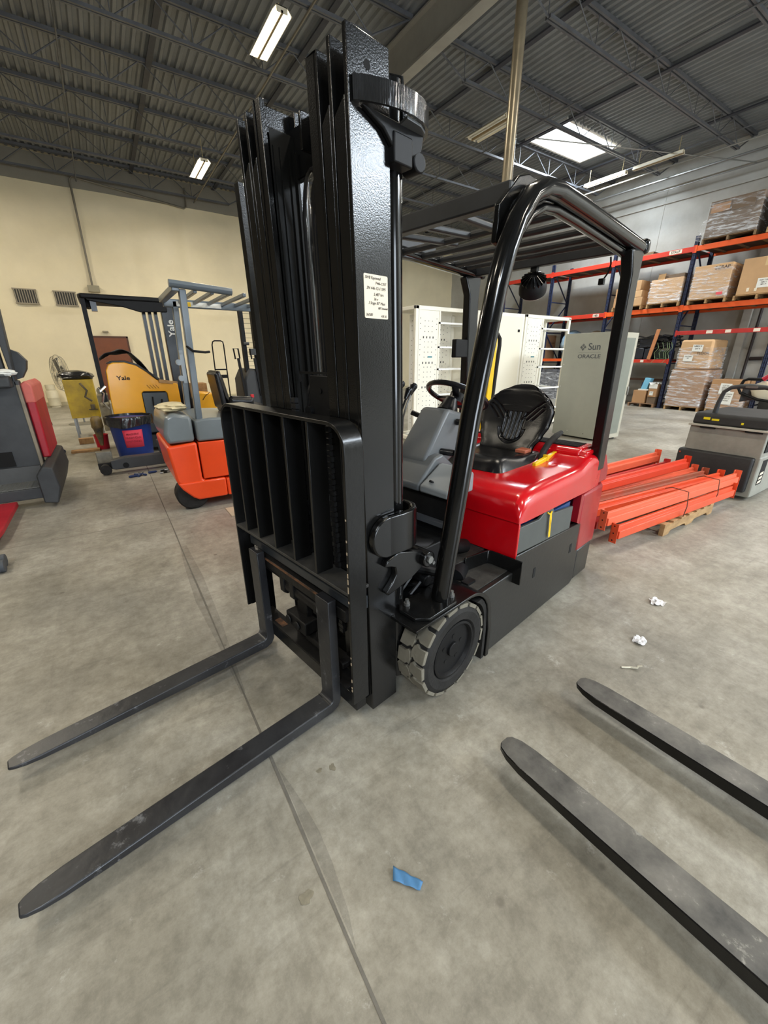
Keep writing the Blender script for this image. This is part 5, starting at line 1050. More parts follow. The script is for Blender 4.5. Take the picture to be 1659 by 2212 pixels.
gpart(MB().cyl((0.05, 0.3, 0.31), (0.05, 0.33, 0.31), 0.01) if False else MB().cyl((-0.052, 0.345, 0.41), (-0.048, 0.345, 0.41), 0.010, n=8), 'bumper_screw', M_chrome)
gpart(MB().cyl((0.4, -0.30, 0.09), (0.4, -0.2, 0.09), 0.09, n=20).cyl((0.4, 0.2, 0.09), (0.4, 0.3, 0.09), 0.09, n=20), 'wheels', M_rubber)
# ---- red machine further right with basket and bag
RM = thing('order_picker', 'red walkie truck with mesh basket and grab rail behind the grey pallet truck', 'pallet truck', (6.75, 1.20, 0))
RM_ = lambda mb, n, m=M_redp, **k: mb.obj(n, m, RM, **k)
RM_(MB().box(-0.1, 0.9, -0.35, 0.38, 0.05, 0.62), 'body', bevel=0.03, segs=3)
RM_(MB().tube([(0.0, 0.55, 1.14), (-0.02, 0.70, 1.14), (-0.02, 0.74, 1.12), (-0.02, 0.77, 1.02), (-0.02, 0.74, 0.97), (-0.02, 0.55, 0.90), (0, 0.2, 0.86)], 0.018, n=8), 'grab_rail', M_blackmatte)
RM_(MB().surf(lambda u, v: (-0.01 + 0.25 * math.sin(PI * v) * u, 0.73 - 0.55 * v, 1.08 - 0.22 * u - 0.1 * v * (1 - u) + 0.02 * math.sin(9 * v)), 8, 12), 'mesh_basket', mat('black_mesh', (0.05, 0.05, 0.05), 0.7), solid=0.004)
RM_(MB().tube([(0.0, 0.56, 1.14), (0.0, 0.50, 1.20), (0.0, 0.42, 1.26), (0.0, 0.3, 1.30)], [0.03, 0.022, 0.03, 0.03], n=8), 'red_handle', mat('red_grip', S(186, 22, 52), 0.4))
RM_(MB().cyl((0.1, 0.3, 0.5), (0.1, 0.3, 1.2), 0.03, n=10), 'tiller_arm', M_blackmatte)
tag(rumple(6.78, 1.72, 1.00, 0.05, 0.13, 0.12, 31, 16, 18, 0.12).obj('cloth_bag', mat('bag_cloth', S(216, 208, 186), 0.7, spots=S(190, 60, 44), spot_scale=12, spot_amt=0.36), angle=0.9), 'white and red cloth bag hanging at the red walkie truck basket', 'bag')
# ================================================================ RACKS AND LOADS
M_navy = mat('rack_navy', S(34, 44, 74), 0.45, var=0.12, vscale=5)
M_rorange = mat('rack_orange', S(222, 86, 30), 0.42, var=0.08, vscale=4)
M_rred = mat('rack_red_orange', S(200, 54, 36), 0.42, var=0.1, vscale=4)
M_lblw = mat('rack_label', S(226, 214, 196), 0.6)
RX0, RX1 = 13.40, 14.48
def rack_frame(y, label):
    t = thing('rack_frame', label, 'rack upright', (0, y, 0), group='navy rack upright frames')
    for x in (RX0, RX1 - 0.08):
        m = MB().box(x, x + 0.08, -0.004, 0.004, 0, 4.30).box(x, x + 0.012, -0.045, 0.045, 0, 4.30)
        m.box(x, x + 0.075, -0.045, -0.035, 0, 4.3).box(x, x + 0.075, 0.035, 0.045, 0, 4.3)
        p = m.obj('post', M_navy, t)
        h = MB(); z = 0.15
        while z < 4.2:
            h.box(x - 0.0012, x, -0.022, -0.008, z, z + 0.022).box(x - 0.0012, x, 0.008, 0.022, z, z + 0.022); z += 0.10
        h.obj('slots', MATS['deep_black'], p)
    b = MB(); z = 0.25; k = 0
    while z < 4.0:
        b.bar((RX0 + 0.05, 0, z), (RX1 - 0.05, 0, z), 0.03, 0.03)
        if k % 2 == 0: b.bar((RX0 + 0.05, 0, z), (RX1 - 0.05, 0, z + 0.95), 0.03, 0.03)
        else: b.bar((RX1 - 0.05, 0, z), (RX0 + 0.05, 0, z + 0.95), 0.03, 0.03)
        z += 0.98; k += 1
    b.obj('braces', M_navy, t)
    for x in (RX0, RX1 - 0.08): MB().box(x - 0.02, x + 0.10, -0.07, 0.07, 0, 0.008).obj('foot_plate', M_navy, t)
RY = [1.48, 3.58, 5.68, 7.78, 9.88, 11.95]
for y, l in zip(RY, ('navy rack upright beyond the right edge of the picture', 'navy rack upright at the far right behind the red truck', 'navy rack upright between the tall wrapped stack and the small floor pallet', 'navy rack upright just behind the cabinet with the logo', 'navy rack upright above the perforated white cabinet', 'navy rack upright furthest left, near the cream wall corner')): rack_frame(y, l)
def rbeam(y0, y1, x, zt, m, label, labels=(), lettering=None, h=0.12):
    t = thing('rack_beam', label, 'rack beam', (x, (y0 + y1) / 2, zt), group='pallet rack beams')
    L_ = (y1 - y0) / 2 - 0.045
    MB().prism([(0, -h), (0, 0), (0.03, 0), (0.03, -0.03), (0.055, -0.03), (0.055, -h)], 'y', -L_, L_).obj('beam', m, t, bevel=0.004)
    MB().box(-0.006, 0.03, -L_ - 0.045, -L_, -h - 0.03, 0.02).box(-0.006, 0.03, L_, L_ + 0.045, -h - 0.03, 0.02).obj('end_connectors', m, t)
    for yy, w_ in labels: MB().box(-0.003, 0.0, yy - w_ / 2, yy + w_ / 2, -h * 0.85, -h * 0.12).obj('paper_label', M_lblw, t)
    if lettering:
        for yy, s_ in lettering: text(s_, 0.085, M_ink, t, (-0.004, yy, -h * 0.5), (PI / 2, 0, -PI / 2), name='label_lettering', bold=0.002)
LV = [('top', 4.07), ('middle', 2.69)]
bays = {0: ('bay cut by the right edge', M_rorange), 1: ('bay right of the middle upright', M_rorange), 2: ('bay over the cable pile', None), 3: ('bay behind the logo cabinet', M_rred), 4: ('far left bay', M_rred)}
for k in range(5):
    y0, y1 = RY[k], RY[k + 1]
    for nm, z in LV:
        mm = bays[k][1] or (M_rred if nm == 'top' else M_rorange)
        labs = [(-0.6, 0.30)] if (k == 2 and nm == 'top') else ([(-0.75, 0.20), (0.5, 0.07)] if (k == 3 and nm == 'middle') else [])
        rbeam(y0, y1, RX0 - 0.01, z, mm, 'front %s rack beam of the %s' % (nm, bays[k][0]), labs, [(-0.6, '57A1F')] if (k == 2 and nm == 'top') else ([(-0.75, '64B1')] if (k == 3 and nm == 'middle') else None))
        rbeam(y0, y1, RX1 - 0.06, z, mm, 'rear %s rack beam of the %s, against the wall' % (nm, bays[k][0]))
M_pboard = mat('shelf_board', S(150, 120, 84), 0.8, base2=S(110, 84, 60), vscale=3); M_pdark = mat('shelf_dark', S(74, 50, 36), 0.8, var=0.1)
for k in range(5):
    y0, y1 = RY[k] + 0.06, RY[k + 1] - 0.06
    for nm, z in LV:
        t = thing('shelf_deck', 'dark boarded shelf deck with pale slats, %s level, %s' % (nm, bays[k][0]), 'shelf', (0, 0, z - 0.055), group='boarded rack shelves')
        MB().box(RX0 + 0.05, RX1 - 0.06, y0, y1, 0.0, 0.02).obj('board', M_pdark, t)
        s_ = MB()
        for i in range(4): yy = y0 + (y1 - y0) * (i + 0.5) / 4; s_.box(RX0 + 0.05, RX1 - 0.06, yy - 0.03, yy + 0.03, -0.025, 0.0)
        s_.obj('cross_slats', M_pboard, t)
rbeam(3.58, 5.68, RX0 - 0.01, 2.06, mat('rack_deep_red', S(178, 44, 40), 0.45, var=0.12), 'deep red low rack beam above the tall wrapped stack', [(-0.15, 0.12), (0.25, 0.14), (-0.72, 0.13)], None, 0.10)
rbeam(5.68, 7.78, RX0 - 0.01, 1.335, M_rred, 'low front rack beam under the cable pile', [(-0.33, 0.09)], None, 0.09)
rbeam(5.68, 7.78, RX1 - 0.06, 1.335, M_rred, 'low rear rack beam behind the cable pile', [], None, 0.09)
rbeam(7.78, 9.88, RX0 - 0.01, 1.36, M_rorange, 'low front rack beam seen through the white cabinet', [], None, 0.09)
rbeam(7.78, 9.88, RX1 - 0.06, 1.36, M_rorange, 'low rear rack beam behind the white cabinet', [], None, 0.09)
for k, (y0, y1, z) in enumerate(((5.74, 7.72, 1.32), (7.84, 9.82, 1.345))):
    tag(MB().box(RX0 + 0.05, RX1 - 0.06, y0, y1, z - 0.03, z).obj('shelf_board', M_pdark), ('dark shelf board under the cable pile', 'dark shelf board seen through the white cabinet')[k], 'shelf')
tag(MB().box(RX0 + 0.3, RX0 + 0.33, 5.72, 7.7, 0.74, 0.80).obj('shelf_rail', M_pdark), 'low dark rail behind the small floor pallet', 'shelf')

# pallets and cartons
M_pal = mat('pallet_wood', S(186, 152, 106), 0.75, base2=S(140, 108, 70), vscale=6, stretch=(1, 1, 3))
def pallet(x, y, z, dx, dy, label, m=M_pal, h=0.105):
    t = thing('pallet', label, 'pallet', (x, y, z), group=None)
    b = MB(); n = 7
    for i in range(n):
        xx = dx * i / (n - 1) * 0.92; b.box(xx, xx + dx * 0.08, 0, dy, h - 0.014, h)
    b.obj('deck_boards', m, t)
    for i in range(3):
        yy = (dy - 0.035) * i / 2
        MB().prism([(0, 0.0), (0.10, 0), (0.13, 0.03), (dx * 0.4, 0.03), (dx * 0.44, 0), (dx * 0.56, 0), (dx * 0.6, 0.03), (dx - 0.13, 0.03), (dx - 0.10, 0), (dx, 0), (dx, h - 0.014), (0, h - 0.014)], 'y', yy, yy + 0.035).obj('stringer', m, t)
    return t
CARD = {}
def cardm(name, c, v=0.06): return mat(name, c, 0.7, var=v, vscale=3)
C1 = cardm('cardboard_a', S(188, 150, 108)); C2 = cardm('cardboard_b', S(172, 132, 92)); C3 = cardm('cardboard_c', S(198, 160, 116)); C4 = cardm('cardboard_d', S(160, 124, 92)); CD = cardm('cardboard_dim', S(110, 92, 74), 0.15)
M_tape = mat('packing_tape', S(206, 178, 136), 0.25)
def carton(name, x0, x1, y0, y1, z0, z1, m, label, cat='box', group=None, tape=True, bulge=0.0, bev=0.006):
    t = thing(name, label, cat, ((x0 + x1) / 2, (y0 + y1) / 2, z0), group=group)
    hx, hy, h = (x1 - x0) / 2, (y1 - y0) / 2, z1 - z0
    MB().box(-hx, hx, -hy, hy, 0, h).obj('carton_body', m, t, bevel=bev)
    if tape: MB().box(-hx - 0.001, hx + 0.001, -0.025, 0.025, h * 0.75, h + 0.001).obj('tape', M_tape, t)
    return t
def wrapmat():
    m = bpy.data.materials.new('stretch_wrap'); m.use_nodes = True; nt = m.node_tree; N = nt.nodes; K = nt.links
    b = N['Principled BSDF']; b.inputs['Base Color'].default_value = (0.85, 0.87, 0.9, 1); b.inputs['Roughness'].default_value = 0.18
    tc = N.new('ShaderNodeTexCoord'); mp = N.new('ShaderNodeMapping'); mp.inputs['Scale'].default_value = (1.5, 1.5, 9); mp.inputs['Rotation'].default_value = (0.25, 0.1, 0)
    K.new(tc.outputs['Object'], mp.inputs[0])
    n = N.new('ShaderNodeTexNoise'); n.inputs['Scale'].default_value = 2.2; n.inputs['Detail'].default_value = 7; n.inputs['Roughness'].default_value = 0.65; n.inputs['Distortion'].default_value = 0.6
    K.new(mp.outputs[0], n.inputs['Vector'])
    r = N.new('ShaderNodeValToRGB'); r.color_ramp.elements[0].position = 0.48; r.color_ramp.elements[0].color = (0.08,) * 3 + (1,); r.color_ramp.elements[1].position = 0.66; r.color_ramp.elements[1].color = (0.72,) * 3 + (1,)
    K.new(n.outputs['Fac'], r.inputs[0]); K.new(r.outputs[0], b.inputs['Alpha'])
    bp = N.new('ShaderNodeBump'); bp.inputs['Strength'].default_value = 0.9; bp.inputs['Distance'].default_value = 0.03
    K.new(n.outputs['Fac'], bp.inputs['Height']); K.new(bp.outputs[0], b.inputs['Normal'])
    return m
M_wrap = wrapmat()
def wrap(parent, hx, hy, z0, z1, seed=0, amp=0.010, m=None):
    rd = random.Random(seed); ph = [rd.uniform(0, 6) for _ in range(4)]
    def f(u, v):
        s = v * 4; k = int(s) % 4; q = s - int(s); c = [(-hx, -hy), (hx, -hy), (hx, hy), (-hx, hy)]
        a, b = c[k], c[(k + 1) % 4]; x, y = a[0] + (b[0] - a[0]) * q, a[1] + (b[1] - a[1]) * q
        z = z0 + (z1 - z0) * u; o = 0.008 + amp * (0.5 + 0.5 * math.sin(23 * z + 6 * q + ph[0]) * math.sin(9 * q + ph[1]) + 0.3 * math.sin(61 * z + ph[2] + 11 * q))
        return (x * (1 + o / hx), y * (1 + o / hy), z)
    return MB().surf(f, 36, 64, closed_v=True).obj('stretch_wrap', m or M_wrap, parent, angle=1.4)
def sheetlab(parent, x, y, z, w_, h_, lines, size, tilt=0.0, m=M_white, name='paper_label'):
    o = MB().box(-0.0015, 0, -w_ / 2, w_ / 2, -h_ / 2, h_ / 2).obj(name, m, parent); o.location = (x, y, z); o.rotation_euler = (tilt, 0, 0)
    for i, s_ in enumerate(lines):
        text(s_, size, M_ink, parent, (x - 0.003, y, z + h_ * 0.28 - i * size * 1.25), (PI / 2, 0, -PI / 2), name='label_writing', bold=0.0004, depth=0.0003)
    return o
# top level, right bay
pallet(13.36, 4.48, 4.08, 1.0, 1.08, 'pallet under the big dark wrapped load on the top shelf', cardm('dim_pallet', S(120, 96, 66)))
t = carton('wrapped_load', 13.36, 14.34, 4.50, 5.54, 4.19, 4.96, CD, 'large dark brown wrapped load on the top shelf at the right', 'wrapped load', tape=False)
wrap(t, 0.49, 0.52, 0.0, 0.74, 3, 0.014)
MB().box(-0.505, -0.49, -0.38, 0.06, 0.50, 0.74).obj('loose_flap', CD, t); MB().box(-0.505, -0.49, 0.10, 0.48, 0.52, 0.70).obj('loose_flap', C4, t)
pallet(13.36, 3.24, 4.08, 1.0, 1.04, 'pallet under the black wrapped load on the top shelf at the right edge')
t = carton('wrapped_load', 13.38, 14.34, 3.26, 4.28, 4.19, 4.92, mat('black_film', (0.02, 0.022, 0.024), 0.3), 'black wrapped load on the top shelf at the right edge', 'wrapped load', tape=False)
def loose(u, v): return (13.32 + 0.05 * math.sin(9 * u + 3 * v), 5.56 + 0.10 * v + 0.03 * math.sin(12 * u), 4.15 + 0.45 * u - 0.1 * v * u)
tag(MB().surf(loose, 14, 8).obj('loose_film', M_wrap, angle=1.2), 'loose wisp of clear film hanging off the dark load beside the upright', 'plastic film')
# middle level loads
pallet(13.33, 3.64, 2.70, 1.0, 0.92, 'pallet under the plain carton at the right end of the middle shelf')
t = carton('carton', 13.34, 14.30, 3.64, 4.52, 2.81, 3.58, C1, 'large plain brown carton with white label, rightmost on the middle shelf')
sheetlab(t, -0.483, -0.05, 0.22, 0.26, 0.20, ('PART 71002', 'NMC-2', 'BIN 14'), 0.036); MB().box(-0.484, -0.481, 0.2, 0.25, 0.06, 0.14).box(-0.484, -0.481, 0.05, 0.10, 0.05, 0.12).obj('small_tags', M_paper, t)
pallet(13.33, 4.72, 2.70, 1.0, 0.83, 'pallet under the carton marked scrap')
t = carton('wrapped_carton', 13.34, 14.30, 4.73, 5.54, 2.81, 3.57, C3, 'wrapped carton marked SCRAP on the middle shelf', 'box', tape=False)
wrap(t, 0.48, 0.405, 0.0, 0.70, 5); text('SCRAP', 0.105, M_ink, t, (-0.494, -0.20, 0.67), (PI / 2, 0, -PI / 2), name='marker_writing', bold=0.001); MB().box(-0.502, -0.498, -0.33, -0.20, 0.06, 0.12).obj('pink_sticker', mat('pink_sticker', S(226, 90, 96), 0.5), t)
pallet(13.33, 5.76, 2.70, 1.0, 0.82, 'pallet under the wrapped load with open flaps')
t = carton('wrapped_load', 13.34, 14.30, 5.77, 6.56, 2.81, 3.40, C3, 'wrapped brown load with torn open flaps on top, middle shelf', 'wrapped load', tape=False)
wrap(t, 0.48, 0.395, 0.0, 0.58, 7, 0.016)
MB().hexa([(-0.46, 0.10, 0.56), (-0.44, 0.10, 0.56), (-0.44, 0.26, 0.56), (-0.46, 0.26, 0.56), (-0.50, 0.05, 0.72), (-0.48, 0.05, 0.72), (-0.48, 0.22, 0.70), (-0.50, 0.22, 0.70)]).obj('open_flap', C3, t)
MB().box(-0.45, 0.2, -0.39, 0.10, 0.59, 0.68).obj('top_carton', CD, t, bevel=0.006); MB().hexa([(-0.3, 0.0, 0.68), (0.2, 0.0, 0.68), (0.2, 0.3, 0.66), (-0.3, 0.3, 0.66), (-0.3, 0.05, 0.71), (0.2, 0.05, 0.71), (0.2, 0.34, 0.77), (-0.3, 0.34, 0.77)]).obj('dark_flap', CD, t)
pallet(13.33, 6.72, 2.70, 1.0, 0.85, 'pallet under the small stacked cartons behind the guard post')
for (y0, y1, z0, z1, m_, l_) in ((6.74, 7.16, 2.81, 3.02, C1, 'low carton at the bottom of the small stack, right side'), (7.18, 7.56, 2.81, 3.06, C2, 'low carton at the bottom of the small stack, left side'), (6.78, 7.14, 3.025, 3.20, C3, 'carton in the middle of the small stack, right side'), (7.16, 7.54, 3.065, 3.30, C2, 'carton in the middle of the small stack, left side'), (6.84, 7.12, 3.205, 3.46, C1, 'carton topmost of the small stack, right side'), (7.20, 7.50, 3.305, 3.48, C3, 'carton topmost of the small stack, left side')):
    carton('carton', 13.36, 14.1, y0, y1, z0, z1, m_, l_, group='small stacked cartons on the middle shelf')
# floor: tall stack, square box, boxes at right
pallet(13.31, 4.66, 0.0, 1.0, 0.84, 'pallet under the tall two-tier wrapped stack')
t = carton('wrapped_carton', 13.32, 14.3, 4.66, 5.50, 0.11, 1.08, C4, 'lower wrapped carton of the tall two-tier stack on the floor', tape=False); wrap(t, 0.49, 0.42, 0.0, 0.95, 9, 0.013)
t = carton('wrapped_carton', 13.36, 14.3, 4.70, 5.46, 1.09, 1.83, C3, 'upper carton with two paper labels on the tall two-tier stack', tape=False, bev=0.05); wrap(t, 0.47, 0.38, 0.0, 0.55, 12, 0.010)
sheetlab(t, -0.492, -0.05, 0.53, 0.24, 0.17, ('NMEX #', 'DIV 8'), 0.05, 0.05); sheetlab(t, -0.492, 0.12, 0.28, 0.22, 0.15, ('PT# 72005', 'SET'), 0.036, 0.05)
text('FLOOR', 0.085, M_ink, t, (-0.484, -0.20, 0.40), (PI / 2, 0, -PI / 2), name='marker_writing')
pallet(13.31, 3.74, 0.0, 1.0, 0.76, 'pallet under the square wrapped carton on the floor')
t = carton('wrapped_carton', 13.33, 14.25, 3.74, 4.50, 0.11, 0.85, C2, 'square wrapped carton with tall paper labels beside the tall stack', tape=False); wrap(t, 0.46, 0.38, 0.0, 0.62, 14, 0.012)
sheetlab(t, -0.480, 0.05, 0.52, 0.24, 0.26, ('LOT 84', 'SERIES 9', 'QTY 40'), 0.042, 0.04); sheetlab(t, -0.484, -0.02, 0.30, 0.26, 0.32, ('CONTENTS', 'AS LISTED', 'ROW 12', 'HOLD'), 0.042, 0.04)
carton('carton', 13.6, 14.3, 3.20, 3.50, 0.0, 0.42, mat('dark_tote', (0.03, 0.03, 0.03), 0.5), 'dark tote between the square carton and the brown carton', tape=False)
tb = tag(MB().box(-0.01, 0.3, -0.16, 0.16, 0, 0.14).obj('white_box', M_white, bevel=0.005, loc=(13.62, 3.35, 0.42)), 'white printed box on the dark tote behind the loop handle', 'box')
text('FRAGILE', 0.05, M_ink, tb, (-0.013, 0, 0.08), (PI / 2, 0, -PI / 2), name='printing')
carton('carton', 13.2, 14.2, 2.5, 3.12, 0.0, 0.80, C2, 'brown carton at the right edge behind the loop handle')
# small pallet with odd boxes
pallet(13.32, 5.80, 0.0, 0.9, 0.72, 'low worn pallet carrying a few odd boxes under the shelf', cardm('worn_pallet', S(140, 108, 80)))
carton('carton', 13.36, 13.9, 6.08, 6.44, 0.107, 0.47, C2, 'plain orange-brown carton on the low worn pallet', tape=False)
tag(MB().box(0, 0.3, -0.15, 0.13, 0, 0.035).obj('white_tray', M_white, bevel=0.003, loc=(13.38, 6.20, 0.471)), 'white tray lying on the plain carton', 'tray')
tag(MB().hexa([(0, 0.07, 0), (0.2, 0.07, 0), (0.2, -0.09, 0.0), (0, -0.09, 0), (0, 0.0, 0.32), (0.2, 0.0, 0.32), (0.2, -0.16, 0.30), (0, -0.16, 0.30)]).obj('blue_folder', mat('light_blue', S(120, 186, 216), 0.5), bevel=0.003, loc=(13.40, 6.20, 0.508)), 'light blue box leaning on the white tray', 'box')
tag(MB().box(0, 0.2, -0.07, 0.07, 0, 0.18).obj('navy_box', mat('navy_carton', S(30, 44, 84), 0.5), loc=(13.62, 6.30, 0.508)), 'small navy box behind the light blue one', 'box')
t = carton('carton', 13.36, 13.8, 5.80, 6.02, 0.30, 0.66, C2, 'narrow carton with white spilled top standing on a dark crate', tape=False); MB().surf(lambda u, v: (-0.24 + 0.4 * u, -0.12 + 0.25 * v, 0.37 + 0.04 * math.sin(9 * u + 7 * v)), 8, 8).box(-0.226, -0.22, -0.11, 0.11, 0.24, 0.37).obj('crumpled_plastic', M_white, t); sheetlab(t, -0.223, 0.02, 0.10, 0.10, 0.11, ('2104',), 0.03)
carton('carton', 13.38, 13.8, 5.80, 6.03, 0.107, 0.295, CD, 'dark low crate under the narrow carton', tape=False)
# cable pile on the low shelf
cb = thing('cable_pile', 'heap of black cables and straps with pale green cords on the low shelf', 'cables', (13.75, 6.15, 1.335)); cb['kind'] = 'stuff'
m = MB(); rd = random.Random(17)
for i in range(70):
    y = rd.uniform(-0.65, 0.2); z = rd.uniform(0.32, 0.64); x = rd.uniform(-0.36, 0.1); L_ = rd.uniform(0.3, 0.75)
    m.tube([(x, y, z), (x + 0.03, y + L_ * 0.35, z + rd.uniform(-0.04, 0.04)), (x, y + L_ * 0.7, z + rd.uniform(-0.05, 0.05)), (x + 0.05, y + L_, z - 0.05)], rd.uniform(0.009, 0.022), n=5)
m.obj('black_cables', mat('cable_black', (0.012, 0.012, 0.014), 0.4), cb); m = MB()
for i in range(5):
    y = rd.uniform(-0.45, 0.0); m.tube([(-0.38, y, 0.45), (-0.40, y - 0.06, 0.30), (-0.40, y + 0.03, 0.18), (-0.41, y - 0.03, 0.02), (-0.42, y + 0.06, -0.1 if i % 2 else 0.03)], 0.005, n=5)
m.obj('green_cords', mat('cord_green', S(120, 140, 96), 0.5), cb)
for k, (y0, y1, z1) in enumerate(((6.20, 6.42, 0.30), (6.44, 6.66, 0.32), (5.75, 6.12, 0.24), (6.20, 6.60, 0.58))):
    tag(MB().box(0, 0.4, 0, y1 - y0, 0 if k < 3 else 0.325, z1).obj('equipment_case', mat('case_dark', S(26, 30, 40), 0.5, var=0.2) if k != 2 else mat('case_green', (0.008, 0.016, 0.012), 0.3), bevel=0.02, loc=(13.45, y0, 1.335)), ('small navy equipment case left of the leaning plank', 'navy equipment case at the left end of the low shelf', 'rounded dark case under the pale green cords', 'wide black case lying on the two navy cases')[k], 'case')
tag(MB().hexa([(0, -0.04, 0), (0.03, -0.04, 0), (0.03, 0.05, 0), (0, 0.05, 0), (0, -0.15, 0.80), (0.03, -0.15, 0.80), (0.03, -0.06, 0.80), (0, -0.06, 0.80)]).obj('plank', cardm('plank_wood', S(186, 122, 78)), loc=(13.36, 6.22, 1.337)), 'reddish wooden plank leaning in front of the cable heap', 'plank')
# bays seen behind the cabinets
M_bwrap = mat('blue_wrap', S(86, 128, 160), 0.25, base2=S(170, 190, 204), vscale=4, bump=0.7, bscale=7)
t = tag(rumple(13.85, 9.05, 1.83, 0.42, 0.36, 0.44, 41, 18, 22, 0.08).obj('blue_wrapped_load', M_bwrap, angle=0.8), 'load wrapped in blue and white plastic behind the perforated cabinet', 'wrapped load')
t = tag(rumple(13.85, 8.20, 1.80, 0.40, 0.32, 0.42, 42, 18, 22, 0.07).obj('clear_wrapped_load', mat('clear_wrap_brown', S(176, 156, 132), 0.3, var=0.2, vscale=6, bump=0.6, bscale=8), angle=0.8), 'brownish plastic wrapped load on the shelf above the logo cabinet', 'wrapped load')
for k in range(6):
    z = 1.36 + 0.265 * (k // 2); y = 9.96 + 0.36 * (k % 2)
    c_ = carton('carton', 13.4, 14.2, y, y + 0.35, z, z + 0.26, (C4, C2)[k % 2], 'brown carton with white sticker, %s row, %s column, seen through the white cabinet' % (('bottom', 'middle', 'top')[k // 2], ('right', 'left')[k % 2]), tape=False, group='cartons seen through the white cabinet'); MB().box(-0.402, -0.4, -0.14, -0.06, 0.12, 0.2).obj('sticker', M_white, c_)
rbeam(9.88, 11.95, RX0 - 0.01, 1.36, M_rorange, 'low rack beam under the stickered cartons', [], None, 0.09)
for k in range(3):
    t = carton('wrapped_load', 13.4, 14.3, 7.86 + 0.66 * k, 8.48 + 0.66 * k, 0.0, 1.0, mat('grey_load', S(96, 98, 104), 0.35, var=0.5, vscale=8), 'grey plastic wrapped load on the floor behind the cabinets, %s' % ('nearest the logo cabinet', 'the middle one', 'the left one')[k], 'wrapped load', tape=False, group='grey wrapped loads on the floor'); wrap(t, 0.45, 0.31, 0, 0.9, 50 + k)
# dark stacks against the wall below the guard roof
tag(MB().box(14.0, 14.38, 7.0, 7.68, 4.075, 4.26).obj('long_crate', cardm('long_crate', S(120, 96, 70)), bevel=0.01), 'long low crate on the top shelf seen between the guard roof bars', 'crate')
# wall pipe behind the tall stack
t = thing('standpipe', 'dark pipe with a side valve running down the rack wall', 'pipe', (14.82, 4.35, 0))
MB().cyl((0, 0, 0.3), (0, 0, 3.9), 0.035, n=10).obj('pipe', mat('dark_pipe', S(48, 40, 40), 0.5), t); MB().cyl((0, -0.06, 1.35), (-0.05, -0.35, 1.36), 0.05, n=10).obj('valve', MATS['dark_pipe'], t)
t = thing('downspout', 'painted square duct on the rack wall beside the dark pipe', 'duct', (14.80, 4.62, 0)); MB().box(-0.05, 0.05, -0.09, 0.09, 0.1, 5.5).obj('duct', M_blockw, t)

# ---- server cabinet with logos
M_sun = mat('cabinet_grey_green', S(158, 160, 150), 0.42, var=0.03)
SB = thing('server_cabinet', 'tall grey computer cabinet with dark printed logos and a mesh side door', 'cabinet', (7.05, 3.82, 0))
MB().box(0, 0.03, 0.0, 0.93, 0.03, 1.79).obj('side_panel', M_sun, SB, bevel=0.004)
MB().box(0.03, 0.62, 0.01, 0.92, 0.03, 1.785).obj('carcass', M_sun, SB, bevel=0.004)
MB().box(0.04, 0.60, -0.03, 0.012, 0.04, 1.78).obj('mesh_door_frame', mat('cabinet_edge', S(176, 172, 156), 0.45), SB, bevel=0.004)
MB().box(0.12, 0.52, -0.034, -0.028, 0.12, 1.70).obj('door_mesh', mat('door_mesh', S(122, 126, 116), 0.55, var=0.06, vscale=3), SB)
MB().box(0.57, 0.60, -0.05, -0.03, 0.78, 0.92).obj('door_handle', M_steel, SB, bevel=0.004)
for p_ in ((0.05, 0.05), (0.57, 0.05), (0.05, 0.88), (0.57, 0.88)): MB().cyl((p_[0], p_[1], 0), (p_[0], p_[1], 0.03), 0.02, n=10).obj('foot', M_blackmatte, SB)
for y, z in ((0.30, 0.10), (0.89, 1.28), (0.90, 0.9), (0.62, 0.12)): MB().cyl((-0.002, y, z), (0.001, y, z), 0.008, n=8).obj('screw', M_blackmatte if y < 0.5 else M_white, SB)
M_logo = mat('logo_grey', S(70, 76, 82), 0.5)
text('Sun', 0.155, M_logo, SB, (-0.002, 0.36, 1.565), (PI / 2, 0, -PI / 2), name='logo_lettering', bold=0.0015)
text('ORACLE', 0.088, M_logo, SB, (-0.002, 0.435, 1.412), (PI / 2, 0, -PI / 2), name='logo_lettering', bold=0.0006, sx=1.25)
MB().box(-0.0015, 0, 0.235, 0.635, 1.478, 1.480).obj('logo_line', M_logo, SB)
dm = MB()
for i in range(2):
    for j in range(2):
        for k in range(3):
            a_, b_ = 0.046 * (i - 1) + 0.004, 0.046 * (j - 1) + 0.004
            if (i + j) % 2: q = [(a_ + 0.013 * k, b_), (a_ + 0.013 * k + 0.009, b_), (a_ + 0.013 * k + 0.009, b_ + 0.036), (a_ + 0.013 * k, b_ + 0.036)]
            else: q = [(a_, b_ + 0.013 * k), (a_ + 0.036, b_ + 0.013 * k), (a_ + 0.036, b_ + 0.013 * k + 0.009), (a_, b_ + 0.013 * k + 0.009)]
            c45 = math.cos(PI / 4); pts = [(0.565 + (p[0] - p[1]) * c45, 1.565 + (p[0] + p[1]) * c45) for p in q]
            dm.prism(pts, 'x', -0.002, -0.0005)
dm.obj('diamond_emblem', M_logo, SB, smooth=False)

